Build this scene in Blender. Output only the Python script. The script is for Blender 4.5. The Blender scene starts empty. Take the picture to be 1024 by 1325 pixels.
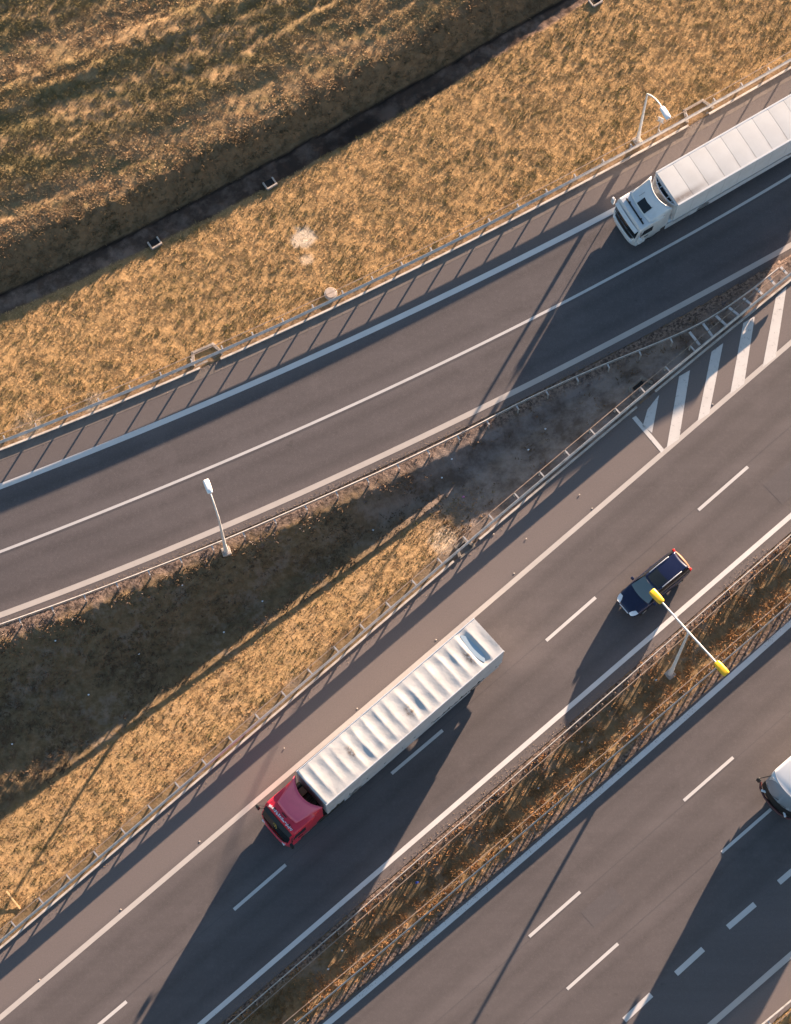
import bpy, math, random
import numpy as np
from mathutils import Vector, Matrix

random.seed(7)
rng = np.random.default_rng(11)
SC = bpy.context.scene
COL = SC.collection

# ------------------------------------------------------------------ camera, sky, sun, exposure
TILT = math.radians(16.0)
DIST = 161.0
FPX = 22.0 * DIST
cam = bpy.data.cameras.new('camera')
cam_ob = bpy.data.objects.new('camera', cam)
COL.objects.link(cam_ob)
cam.sensor_fit = 'VERTICAL'
cam.sensor_height = 36.0
cam.lens = 36.0 * FPX / 1325.0
cam.clip_start = 1.0
cam.clip_end = 9000.0
CAMLOC = np.array([0.0, -DIST * math.sin(TILT), DIST * math.cos(TILT)])
cam_ob.location = CAMLOC
cam_ob.rotation_euler = (TILT, 0, 0)
SC.camera = cam_ob

SUN_EL = math.radians(8.45)
SUN_AZ = math.radians(30.0)          # clockwise from +Y
world = bpy.data.worlds.new('World')
SC.world = world
world.use_nodes = True
wn = world.node_tree
wn.nodes.clear()
sky = wn.nodes.new('ShaderNodeTexSky')
sky.sky_type = 'NISHITA'
sky.sun_disc = False
sky.sun_elevation = SUN_EL
sky.sun_rotation = SUN_AZ
sky.altitude = 200
sky.dust_density = 1.0
sky.ozone_density = 1.6
bgn = wn.nodes.new('ShaderNodeBackground')
bgn.inputs['Strength'].default_value = 0.05
wout = wn.nodes.new('ShaderNodeOutputWorld')
wn.links.new(sky.outputs[0], bgn.inputs['Color'])
wn.links.new(bgn.outputs[0], wout.inputs['Surface'])

sl = bpy.data.lights.new('sun', 'SUN')
sl.energy = 5.0
sl.angle = math.radians(0.5)
sl.color = (1.0, 0.745, 0.545)
sun_ob = bpy.data.objects.new('sun', sl)
COL.objects.link(sun_ob)
sd = Vector((-math.sin(SUN_AZ) * math.cos(SUN_EL), -math.cos(SUN_AZ) * math.cos(SUN_EL), -math.sin(SUN_EL)))
sun_ob.rotation_euler = sd.to_track_quat('-Z', 'Y').to_euler()
sun_ob.location = (40, 70, 60)

SC.view_settings.view_transform = 'Standard'
SC.view_settings.look = 'None'
SC.view_settings.gamma = 1.0
SC.view_settings.use_curve_mapping = False
SC.view_settings.exposure = 2.66

# ------------------------------------------------------------------ coordinates
_ct, _st = math.cos(TILT), math.sin(TILT)


def P(u, v, z=0.0):
    """Where the photo's point (u, v) lies on the level z of the place."""
    a = (u - 512.0) / FPX
    b = -(v - 662.5) / FPX
    d = np.array([a, b * _ct + _st, b * _st - _ct])
    k = (z - CAMLOC[2]) / d[2]
    return CAMLOC + k * d


ROT = math.radians(35.0)
CA, SA = math.cos(ROT), math.sin(ROT)


def to_st(x, y):
    return x * CA + y * SA, -x * SA + y * CA


def to_xy(s, t):
    return s * CA - t * SA, s * SA + t * CA


class Curve:
    """t as a smooth function of s, carried on straight past its ends."""

    def __init__(self, pts, z, deg, slope_lo=None, slope_hi=None, pad=6.0):
        q = [P(u, v, z) for u, v in pts]
        st = np.array([to_st(p[0], p[1]) for p in q])
        c = np.polyfit(st[:, 0], st[:, 1], deg)
        self.c = c
        self.lo, self.hi = st[:, 0].min() - pad, st[:, 0].max() + pad
        dc = np.polyder(c)
        self.tlo, self.thi = np.polyval(c, self.lo), np.polyval(c, self.hi)
        self.slo = np.polyval(dc, self.lo) if slope_lo is None else slope_lo
        self.shi = np.polyval(dc, self.hi) if slope_hi is None else slope_hi

    def __call__(self, s):
        s = np.asarray(s, float)
        m = np.polyval(self.c, np.clip(s, self.lo, self.hi))
        m = m + np.minimum(s - self.lo, 0) * self.slo + np.maximum(s - self.hi, 0) * self.shi
        return m


# lines of the main carriageways
fM1 = Curve([(0, 1320), (55, 1270), (260, 1092), (340, 1030), (614, 797), (712, 717), (777, 660), (857, 582), (922, 525), (1024, 447)], 0, 2)
fM2 = Curve([(260, 1325), (512, 1109), (637, 1000), (752, 902), (862, 807), (1024, 667)], 0, 2)
fDash = Curve([(129, 1324), (164, 1296), (303, 1177), (370, 1119), (507, 1001), (573, 945), (707, 829), (771, 773), (904, 660), (968, 604)], 0, 2)
fL1 = Curve([(424, 1325), (512, 1250), (822, 985), (1024, 806)], 0, 2)
fL2 = Curve([(922, 1325), (962, 1288), (992, 1263), (1024, 1236)], 0, 1)
fG3 = Curve([(0, 1220), (100, 1127), (200, 1042), (280, 985), (370, 897), (475, 812), (512, 785), (577, 728), (637, 675), (692, 625), (722, 597), (757, 570), (822, 520), (867, 481), (904, 448), (942, 422), (972, 394), (1003, 369), (1020, 355)], 0.75, 3)
fG4 = Curve([(300, 1320), (512, 1143), (687, 985), (796, 889), (875, 822), (950, 756), (1024, 694)], 0.75, 2)
fG5 = Curve([(385, 1322), (512, 1215), (767, 1000), (782, 985), (887, 900), (950, 843), (1024, 779)], 0.75, 2)
fG6 = Curve([(989, 1325), (1024, 1296)], 0.75, 1)
MSL = float(fM1.shi)
# lines of the ramp
fE1 = Curve([(0, 630), (175, 560), (330, 495), (512, 412), (662, 340), (687, 330), (792, 272)], -0.53, 2)
fC1 = Curve([(0, 714), (110, 670), (140, 660), (275, 602), (512, 498), (662, 428), (822, 340), (842, 330), (1024, 227)], -0.65, 3)
fE2 = Curve([(0, 796), (175, 727), (320, 668), (345, 660), (512, 581), (662, 505), (812, 432), (850, 414), (935, 366), (1002, 330), (1024, 315)], -0.83, 3)
fG1 = Curve([(0, 571), (95, 532), (250, 471), (340, 427), (425, 389), (512, 348), (537, 335), (732, 239), (822, 188), (887, 151), (1024, 76)], 0.32, 3)
# ditch by the field
fA = Curve([(0, 315), (165, 245), (280, 190), (400, 130), (512, 60), (612, 0)], -0.3, 2)
fB = Curve([(75, 350), (80, 338), (225, 268), (350, 210), (425, 168), (512, 118), (612, 66), (687, 22), (720, 2)], -1.5, 2)
fC = Curve([(0, 408), (60, 382), (170, 333), (215, 304), (360, 234), (512, 154), (637, 76), (757, 5)], -1.3, 2)


def fE(s):            # kerb foot, left edge of the ramp's asphalt
    return fG1(s) - 0.30


def fF(s):            # right edge of the ramp's asphalt, held clear of the main road
    return np.maximum(fE2(s) - 0.62, fG3(s) + 0.45)


def fMainL(s):
    return fG3(s) - 0.22


def fMainR(s):
    return fM2(s) - 0.72


def fLowL(s):
    return fL1(s) + 0.32


def fLowR(s):
    return fL2(s) - 2.15


CROSS = 0.045
RAMP0 = -0.45


def z_ramp(s, t):
    return RAMP0 - CROSS * (fE(s) - t)


# ------------------------------------------------------------------ noise in metres
_LAT = rng.random((6, 256, 256))


def vnoise(x, y, scale, k=0):
    L = _LAT[k % 6]
    x = np.asarray(x) / scale + 31.7 * k
    y = np.asarray(y) / scale + 17.3 * k
    xi, yi = np.floor(x).astype(int), np.floor(y).astype(int)
    fx, fy = x - xi, y - yi
    fx, fy = fx * fx * (3 - 2 * fx), fy * fy * (3 - 2 * fy)
    a = L[xi & 255, yi & 255]; b = L[(xi + 1) & 255, yi & 255]
    c = L[xi & 255, (yi + 1) & 255]; d = L[(xi + 1) & 255, (yi + 1) & 255]
    return (a * (1 - fx) + b * fx) * (1 - fy) + (c * (1 - fx) + d * fx) * fy - 0.5


def sstep(a, b, x):
    u = np.clip((x - a) / (b - a), 0, 1)
    return u * u * (3 - 2 * u)


def ground(s, t, rough=True):
    """Height of the ground and the soil zones at (s, t)."""
    s = np.asarray(s, float); t = np.asarray(t, float)
    wob = 0.20 * vnoise(s, t, 1.3, 4) + 0.25 * vnoise(s, t, 4.0, 5)
    g1, g3, g4, g5, g6 = fG1(s), fG3(s), fG4(s), fG5(s), fG6(s)
    e, f = fE(s), fF(s)
    c = np.maximum(fC(s), g1 + 1.5)
    b = np.maximum(fB(s), c + 0.7)
    a = np.maximum(fA(s), b + 1.5)
    c, b, a = c + wob * 0.5, b + wob * 0.6, a + wob * 1.6
    zf = z_ramp(s, f)
    # field, bank, ditch, grass slope
    zfield = -0.28 + 0.10 * np.clip(t - a, 0, 3) / 3
    top = g1 + 0.55
    zu = np.where(t > a, zfield,
         np.where(t > b, -1.52 + (zfield + 1.52) * sstep(0, 1, (t - b) / np.maximum(a - b, .1)) ** 0.9,
         np.where(t > c, -1.52 + 0.06 * sstep(b, c, t),
         np.where(t > top, -1.40 + (1.42 + RAMP0) * np.clip((c - t) / np.maximum(c - top, .5), 0, 1) ** 0.85, RAMP0 + 0.02))))
    # hollow between ramp and main road
    dF = f - t
    dG = t - g3
    zw1 = zf - 0.03 - 0.52 * np.maximum(dF - 1.1, 0)
    zw2 = -0.03 - 0.50 * np.maximum(dG - 0.75, 0)
    zw = np.maximum(np.maximum(zw1, zw2), -2.75)
    k = 0.35
    hh = np.clip(0.5 + 0.5 * (zw1 - zw2) / k, 0, 1)
    zw = np.maximum(zw2 * (1 - hh) + zw1 * hh + k * hh * (1 - hh), -2.7 + 0.25 * vnoise(s, t, 3.0, 3))
    # central reservation
    mid = np.clip((t - g5) / np.maximum(g4 - g5, .5), 0, 1)
    zm = -0.02 - 0.14 * np.sin(mid * math.pi) ** 1.2
    zr = -0.02 - 0.35 * np.clip(g6 - t - 0.5, 0, 6)
    z = np.where(t > e, zu,
        np.where(t > f, z_ramp(s, t) - 0.07,
        np.where(t > fMainL(s), zw,
        np.where(t > fMainR(s), -0.07,
        np.where(t > fLowL(s), zm,
        np.where(t > fLowR(s), -0.07, zr))))))
    far = sstep(60, 110, np.maximum(np.abs(s), np.abs(t)))
    z = z * (1 - far) - 1.6 * far
    # zones
    onroad = ((t <= e + 0.02) & (t > f)) | ((t <= fMainL(s)) & (t > fMainR(s))) | ((t <= fLowL(s)) & (t > fLowR(s)))
    field = (t > a)
    bank = (t <= a) & (t > b)
    bed = (t <= b) & (t > c)
    verge = (t <= c) & (t > e)
    wedge = (t <= f) & (t > fMainL(s))
    median = (t <= fMainR(s)) & (t > fLowL(s))
    right = (t <= fLowR(s))
    if rough:
        amp = np.where(onroad, 0, np.where(field, 0.050, np.where(verge, 0.024, np.where(median, 0.06, np.where(bank, 0.10, np.where(dG < 6.5, 0.036, 0.085))))))
        edge = np.minimum.reduce([np.abs(t - e), np.abs(t - f), np.abs(t - fMainL(s)), np.abs(t - fMainR(s)), np.abs(t - fLowL(s)), np.abs(t - fLowR(s))])
        amp = amp * np.clip(edge / 0.9, 0.12, 1) * (1 - far)
        rx_ = s * .97 + t * .26; ry_ = -s * .26 + t * .97
        n = 1.15 * vnoise(rx_ * .62 + 3, ry_, 0.36, 0) + 0.20 * vnoise(s + 40, t, 1.1, 1) + 0.22 * vnoise(s, t + 9, 2.4, 2) + 0.95 * vnoise(s, t, 0.27, 3)
        z = z + amp * n
        # furrows of the field run along the ditch
        tr = t - a
        fur = vnoise(s * .5, tr, 0.45, 2) * 0.6 + vnoise(s * 0.07, tr, 0.55, 3) * 1.5 + vnoise(s * 0.06, tr, 1.5, 1) * 2.2
        z = z + np.where(field, 0.105 * fur * np.clip(tr / 1.0, 0.0, 1), 0) * (1 - far)
        # slumps along the bank
        z = z + np.where(bank, 0.10 * vnoise(s, t * 0.3, 0.9, 4), 0)
        z = z + np.where(bed, 0.10 * vnoise(s, t, 0.9, 2), 0)
    return z, dict(field=field, bank=bank, bed=bed, verge=verge, wedge=wedge, median=median, right=right, onroad=onroad, a=a, b=b, c=c, e=e, f=f, g1=g1, g3=g3, g4=g4, g5=g5, g6=g6)


def gz(x, y, rough=False):
    s, t = to_st(x, y)
    return float(ground(np.array([s]), np.array([t]), rough)[0][0])


# ------------------------------------------------------------------ materials
def mat(name, color, rough=0.7, metal=0.0, spec=0.4, coat=0.0, noise=None, bump=None, attr=None):
    m = bpy.data.materials.new(name)
    m.use_nodes = True
    nt = m.node_tree
    b = nt.nodes['Principled BSDF']
    b.inputs['Base Color'].default_value = (*color, 1)
    b.inputs['Roughness'].default_value = rough
    b.inputs['Metallic'].default_value = metal
    b.inputs['Specular IOR Level'].default_value = spec
    b.inputs['Coat Weight'].default_value = coat
    b.inputs['Coat Roughness'].default_value = 0.05
    tc = nt.nodes.new('ShaderNodeTexCoord')
    if noise:
        col2, scale, lo, hi = noise
        n = nt.nodes.new('ShaderNodeTexNoise')
        n.inputs['Scale'].default_value = scale
        n.inputs['Detail'].default_value = 6
        n.inputs['Roughness'].default_value = 0.65
        nt.links.new(tc.outputs['Object'], n.inputs['Vector'])
        r = nt.nodes.new('ShaderNodeMapRange')
        r.inputs['From Min'].default_value = lo
        r.inputs['From Max'].default_value = hi
        nt.links.new(n.outputs['Fac'], r.inputs['Value'])
        mx = nt.nodes.new('ShaderNodeMix')
        mx.data_type = 'RGBA'
        mx.inputs['A'].default_value = (*color, 1)
        mx.inputs['B'].default_value = (*col2, 1)
        nt.links.new(r.outputs['Result'], mx.inputs['Factor'])
        nt.links.new(mx.outputs['Result'], b.inputs['Base Color'])
    if bump:
        scale, strength, dist = bump
        n2 = nt.nodes.new('ShaderNodeTexNoise')
        n2.inputs['Scale'].default_value = scale
        n2.inputs['Detail'].default_value = 5
        nt.links.new(tc.outputs['Object'], n2.inputs['Vector'])
        bp = nt.nodes.new('ShaderNodeBump')
        bp.inputs['Strength'].default_value = strength
        bp.inputs['Distance'].default_value = dist
        nt.links.new(n2.outputs['Fac'], bp.inputs['Height'])
        nt.links.new(bp.outputs['Normal'], b.inputs['Normal'])
    if attr:
        an = nt.nodes.new('ShaderNodeAttribute')
        an.attribute_name = attr
        nt.links.new(an.outputs['Color'], b.inputs['Base Color'])
    return m


class NT:
    """Small helper for wiring shader nodes."""

    def __init__(self, m):
        self.nt = m.node_tree
        self.b = self.nt.nodes['Principled BSDF']
        self.tc = self.nt.nodes.new('ShaderNodeTexCoord')

    def noise(self, scale, detail=5, rough=0.6, vec=None, stretch=None):
        n = self.nt.nodes.new('ShaderNodeTexNoise')
        n.inputs['Scale'].default_value = scale
        n.inputs['Detail'].default_value = detail
        n.inputs['Roughness'].default_value = rough
        v = vec if vec is not None else self.tc.outputs['Object']
        if stretch:
            mp = self.nt.nodes.new('ShaderNodeMapping')
            mp.inputs['Rotation'].default_value = (0, 0, stretch[0])
            mp.inputs['Scale'].default_value = stretch[1]
            self.nt.links.new(v, mp.inputs['Vector'])
            v = mp.outputs['Vector']
        self.nt.links.new(v, n.inputs['Vector'])
        return n.outputs['Fac']

    def rng(self, v, a, b, c=0.0, d=1.0):
        r = self.nt.nodes.new('ShaderNodeMapRange')
        for k, x in zip(('From Min', 'From Max', 'To Min', 'To Max'), (a, b, c, d)):
            r.inputs[k].default_value = x
        self.nt.links.new(v, r.inputs['Value'])
        return r.outputs['Result']

    def mix(self, f, a, b):
        m = self.nt.nodes.new('ShaderNodeMix')
        m.data_type = 'RGBA'
        for k, x in (('Factor', f), ('A', a), ('B', b)):
            if isinstance(x, tuple):
                m.inputs[k].default_value = (*x, 1)
            elif isinstance(x, float):
                m.inputs[k].default_value = x
            else:
                self.nt.links.new(x, m.inputs[k])
        return m.outputs['Result']

    def math(self, op, a, b=None):
        m = self.nt.nodes.new('ShaderNodeMath')
        m.operation = op
        for i, x in enumerate((a, b)):
            if x is None:
                continue
            if isinstance(x, (int, float)):
                m.inputs[i].default_value = x
            else:
                self.nt.links.new(x, m.inputs[i])
        return m.outputs[0]

    def attr(self, name):
        a = self.nt.nodes.new('ShaderNodeAttribute')
        a.attribute_name = name
        sp = self.nt.nodes.new('ShaderNodeSeparateColor')
        self.nt.links.new(a.outputs['Color'], sp.inputs['Color'])
        return sp.outputs[0], sp.outputs[1], sp.outputs[2]

    def bump(self, h, strength, dist):
        bp = self.nt.nodes.new('ShaderNodeBump')
        bp.inputs['Strength'].default_value = strength
        bp.inputs['Distance'].default_value = dist
        self.nt.links.new(h, bp.inputs['Height'])
        self.nt.links.new(bp.outputs['Normal'], self.b.inputs['Normal'])

    def out(self, c):
        self.nt.links.new(c, self.b.inputs['Base Color'])


def newmat(name, rough=0.9, spec=0.2):
    m = bpy.data.materials.new(name)
    m.use_nodes = True
    b = m.node_tree.nodes['Principled BSDF']
    b.inputs['Roughness'].default_value = rough
    b.inputs['Specular IOR Level'].default_value = spec
    return m


# ground: soil under the grass, by zone
M_ground = newmat('ground_soil', 1.0, 0.05)
q = NT(M_ground)
za, zb, zc = q.attr('zone')      # field, dark soil with painted shade, ditch bed
zd, ze, zg = q.attr('zone_b')    # gravel, bare earth, bank
n1, n2, n3 = q.noise(0.35, 6), q.noise(2.2, 6, 0.7), q.noise(9.0, 4, 0.7)
grass = q.mix(q.rng(q.noise(4.5, 5, .75), .35, .65), (.30, .185, .086), (.40, .255, .125))
grass = q.mix(q.rng(n1, .48, .66, 0, .35), grass, (.215, .148, .066))
grass = q.mix(q.rng(n3, .52, .70, 0, .65), grass, (.10, .068, .034))
fieldc = q.mix(q.rng(n2, .35, .65), (.205, .130, .070), (.340, .228, .125))
fieldc = q.mix(q.rng(q.noise(1.0, 4, .6, stretch=(-math.radians(29), (.06, .6, 1))), .42, .60, 0, .8), fieldc, (.165, .128, .058))
c = q.mix(za, grass, fieldc)
_, zc2, _ = q.attr('zone_c')
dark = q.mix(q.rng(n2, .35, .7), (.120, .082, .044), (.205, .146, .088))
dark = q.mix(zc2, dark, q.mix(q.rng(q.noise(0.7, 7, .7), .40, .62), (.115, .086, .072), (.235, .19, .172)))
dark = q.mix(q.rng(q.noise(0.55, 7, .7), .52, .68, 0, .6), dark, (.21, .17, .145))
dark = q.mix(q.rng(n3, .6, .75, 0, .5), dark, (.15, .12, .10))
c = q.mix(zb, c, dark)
bedc = q.mix(q.rng(q.noise(0.7, 6, .7), .44, .62), (.085, .058, .045), (.205, .142, .112))
c = q.mix(zc, c, bedc)
grav = q.mix(q.rng(q.noise(6.0, 3, .7), .4, .62), (.06, .045, .04), (.25, .18, .145))
c = q.mix(zd, c, grav)
c = q.mix(ze, c, q.mix(q.rng(n3, .35, .6), (.36, .28, .20), (.48, .40, .32)))
c = q.mix(q.attr('zone_c')[0], c, (.018, .014, .013))
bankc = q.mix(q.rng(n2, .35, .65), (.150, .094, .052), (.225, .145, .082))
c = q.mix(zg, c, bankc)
q.out(c)
q.bump(q.noise(7.0, 6, .75), .7, .06)


def asphalt(name, base, light):
    m = newmat(name, 0.82, 0.30)
    q = NT(m)
    w, sh, pz = q.attr('wear')
    ang = -math.radians(41)
    n1 = q.noise(0.16, 5, .6)
    st = q.noise(1.0, 5, .6, stretch=(ang, (.05, 1.6, 1)))
    st2 = q.noise(1.0, 3, .6, stretch=(ang, (.02, .45, 1)))
    fine = q.noise(26.0, 2, .8)
    mid = q.noise(5.0, 5, .7)
    c = q.mix(q.rng(n1, .3, .7), base, tuple(x * 1.14 for x in base))
    c = q.mix(q.rng(st, .35, .7, 0, .5), c, tuple(x * .78 for x in base))
    c = q.mix(q.rng(st2, .4, .65, 0, .55), c, tuple(x * 1.25 for x in base))
    c = q.mix(w, c, tuple(x * .50 for x in base))
    spots = q.noise(1.9, 3, .5)
    c = q.mix(q.rng(spots, .68, .76, 0, .5), c, tuple(x * .55 for x in base))
    c = q.mix(q.rng(q.noise(.33, 6, .7), .52, .62, 0, .30), c, tuple(x * 1.22 for x in base))
    c = q.mix(sh, c, light)
    c = q.mix(q.rng(q.noise(11.0, 3, .8), .3, .7, .0, .30), c, tuple(x * .72 for x in base))
    c = q.mix(q.rng(mid, .5, .8, 0, .34), c, tuple(x * 1.5 for x in base))
    c = q.mix(q.rng(fine, .56, .74, 0, .55), c, tuple(x * 2.0 for x in base))
    c = q.mix(q.rng(fine, .42, .26, 0, .60), c, tuple(x * .45 for x in base))
    q.out(c)
    q.bump(q.noise(40.0, 3, .8), .35, .012)
    return m


M_asph = asphalt('asphalt', (.104, .089, .089), (.168, .137, .129))
M_asph2 = asphalt('asphalt_ramp', (.108, .093, .094), (.142, .116, .108))


def paint(name, col, lo, hi, wear_scale=9.0):
    m = newmat(name, 0.75, 0.25)
    q = NT(m)
    n = q.noise(wear_scale, 8, .8)
    n2 = q.noise(.9, 4, .6)
    c = q.mix(q.rng(n2, .3, .7, 0, .5), col, tuple(x * .80 for x in col))
    c = q.mix(q.rng(n, lo, hi), c, (.13, .115, .11))
    q.out(c)
    return m


M_white = paint('road_paint', (.62, .59, .575), .66, .78)
M_thin = paint('road_paint_thin', (.54, .51, .495), .64, .76)
M_beige = paint('road_paint_beige', (.46, .415, .385), .60, .78)
M_hatch = paint('road_paint_worn', (.56, .53, .51), .56, .70, 4.0)

M_steel = mat('galvanised_steel', (.50, .48, .47), .45, .55, .5, noise=((.30, .27, .25), 3.0, .45, .75))
M_steel2 = mat('steel_post', (.46, .42, .39), .55, .35, .5, noise=((.28, .2, .14), 4.0, .5, .75))
M_rust = mat('weathered_strap', (.30, .235, .19), .7, .2, .3, noise=((.20, .13, .09), 5.0, .4, .7))
M_conc = mat('concrete', (.42, .37, .33), .9, 0, .2, noise=((.25, .21, .18), 4.0, .4, .7), bump=(12, .3, .02))
M_kerb = mat('kerb_concrete', (.46, .42, .39), .85, 0, .2, noise=((.30, .26, .23), 2.0, .4, .7))
M_concm = mat('weathered_concrete', (.30, .26, .23), .9, 0, .2, noise=((.17, .145, .125), 4.0, .4, .7), bump=(12, .3, .02))
M_concd = mat('dark_concrete', (.20, .175, .155), .9, 0, .2, noise=((.11, .095, .085), 4.0, .4, .7), bump=(12, .3, .02))  # darkest concrete tone, for two of the inlets
M_dark = mat('opening_shade_black', (.012, .012, .013), .8)  # near-black colour stands in for shade inside drain openings
M_pole = mat('lamp_pole_paint', (.62, .61, .60), .5, .1, .5, noise=((.5, .47, .45), 2.0, .45, .7))
M_headw = mat('lamp_head_white', (.78, .78, .80), .4, 0, .5)
M_heady = mat('lamp_head_yellow', (.76, .45, .010), .45, 0, .5, noise=((.58, .34, .01), 3.0, .45, .7))
M_lens = mat('lamp_lens', (.5, .5, .48), .15, 0, .6)
M_tyre = mat('tyre_rubber', (.018, .018, .018), .85, noise=((.03, .028, .026), 6.0, .4, .7))
M_rim = mat('wheel_rim', (.40, .40, .41), .4, .6)
M_chassis = mat('chassis_black', (.022, .022, .022), .7, .2, noise=((.045, .04, .035), 4.0, .45, .7))
M_wpaint = mat('white_paint', (.58, .59, .61), .32, 0, .5, .3, noise=((.50, .50, .50), 1.5, .5, .8))
M_wbox = mat('white_box_side', (.60, .62, .65), .5, 0, .4, noise=((.50, .51, .52), .8, .45, .75))
M_red = mat('red_paint', (.64, .022, .050), .30, 0, .5, .5, noise=((.55, .020, .042), 2.0, .5, .8))
M_redroof = mat('red_spoiler_faded', (.74, .105, .165), .42, 0, .5, .3, noise=((.66, .09, .145), 2.0, .45, .75))
M_blue = mat('dark_blue_paint', (.007, .010, .040), .22, .25, .5, .6)
M_glass = mat('dark_glass', (.010, .013, .016), .06, 0, .6)
M_black = mat('black_plastic', (.014, .014, .015), .5)
M_silver = mat('silver_trim', (.72, .73, .75), .3, .4)
M_chrome = mat('headlamp_glass', (.70, .72, .76), .12, .1, .8)
M_tail = mat('tail_lamp_red', (.50, .02, .015), .25, 0, .6)
M_gold = mat('gold_emblem', (.65, .40, .10), .4, .3)
M_curtain = mat('grey_curtain', (.42, .44, .48), .55, 0, .4, noise=((.33, .34, .37), 1.2, .4, .75))
M_puddle = mat('rain_water_painted_sky', (.33, .42, .50), .08, 0, .6)  # blue base colour paints the sky's reflection on the water
M_tan = mat('tan_box', (.50, .34, .20), .7)
M_wood = mat('pale_wood', (.52, .34, .17), .8, noise=((.4, .25, .12), 6.0, .4, .7))
M_litter = mat('litter_white', (.70, .70, .72), .7)
M_litterp = mat('litter_pink', (.55, .18, .32), .7)
M_litterb = mat('litter_blue', (.05, .10, .42), .7)
M_plate = mat('licence_plate', (.75, .75, .72), .5)
M_interior = mat('seat_fabric', (.22, .21, .20), .9)
M_glassc = mat('windscreen_painted_sheen', (.10, .135, .150), .05, 0, .7)  # grey-teal base has the car windscreen's reflections painted in

# tarpaulin roof and van roof: dirt with a shape of its own comes from an attribute
M_tarp = newmat('white_tarpaulin', .6, .3)
q = NT(M_tarp)
dz, _, _ = q.attr('dirt')
c = q.mix(q.rng(q.noise(1.2, 6, .65), .40, .70, 0, .7), (.50, .49, .485), (.42, .41, .395))
c = q.mix(q.rng(q.noise(4.5, 5, .7), .60, .74, 0, .6), c, (.34, .29, .25))
c = q.mix(q.math('MULTIPLY', dz, q.rng(q.noise(6.0, 5, .7), .35, .6)), c, (.16, .12, .10))
q.out(c)
q.bump(q.noise(3.0, 5, .6), .4, .03)
M_roofp = newmat('white_roof_panel', .42, .4)
q = NT(M_roofp)
dz, _, _ = q.attr('dirt')
c = q.mix(q.rng(q.noise(.8, 5, .6), .4, .7, 0, .6), (.56, .555, .55), (.48, .47, .46))
c = q.mix(q.math('MULTIPLY', dz, q.rng(q.noise(2.2, 5, .6), .15, .6, .35, 1.0)), c, (.13, .085, .065))
q.out(c)

M_blade = newmat('dry_grass', .9, .1)
q = NT(M_blade)
an = q.nt.nodes.new('ShaderNodeAttribute')
an.attribute_name = 'tint'
q.out(an.outputs['Color'])
# thin blades scatter light all round: shade them by a normal leaning upward
ge = q.nt.nodes.new('ShaderNodeNewGeometry')
vm = q.nt.nodes.new('ShaderNodeVectorMath'); vm.operation = 'MULTIPLY_ADD'
vm.inputs[1].default_value = (.55, .55, .55)
vm.inputs[2].default_value = (0, 0, .75)
q.nt.links.new(ge.outputs['Normal'], vm.inputs[0])
vn = q.nt.nodes.new('ShaderNodeVectorMath'); vn.operation = 'NORMALIZE'
q.nt.links.new(vm.outputs[0], vn.inputs[0])
q.nt.links.new(vn.outputs[0], q.b.inputs['Normal'])


# ------------------------------------------------------------------ object helpers
def tag(o, label=None, cat=None, group=None, kind=None):
    if label: o['label'] = label
    if cat: o['category'] = cat
    if group: o['group'] = group
    if kind: o['kind'] = kind
    return o


def empty(name, loc=(0, 0, 0), rz=0.0, parent=None):
    o = bpy.data.objects.new(name, None)
    o.empty_display_size = 0.2
    COL.objects.link(o)
    o.location = loc
    o.rotation_euler = (0, 0, rz)
    if parent: o.parent = parent
    return o


def link(name, me, m, parent=None, smooth=None, bevel=0.0):
    o = bpy.data.objects.new(name, me)
    COL.objects.link(o)
    if m is not None and not me.materials:
        me.materials.append(m)
    if smooth is not None:
        me.polygons.foreach_set('use_smooth', [True] * len(me.polygons))
        me.set_sharp_from_angle(angle=math.radians(smooth))
    if bevel:
        b = o.modifiers.new('bevel', 'BEVEL')
        b.width = bevel
        b.segments = 2
        b.limit_method = 'ANGLE'
    if parent: o.parent = parent
    return o


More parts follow.
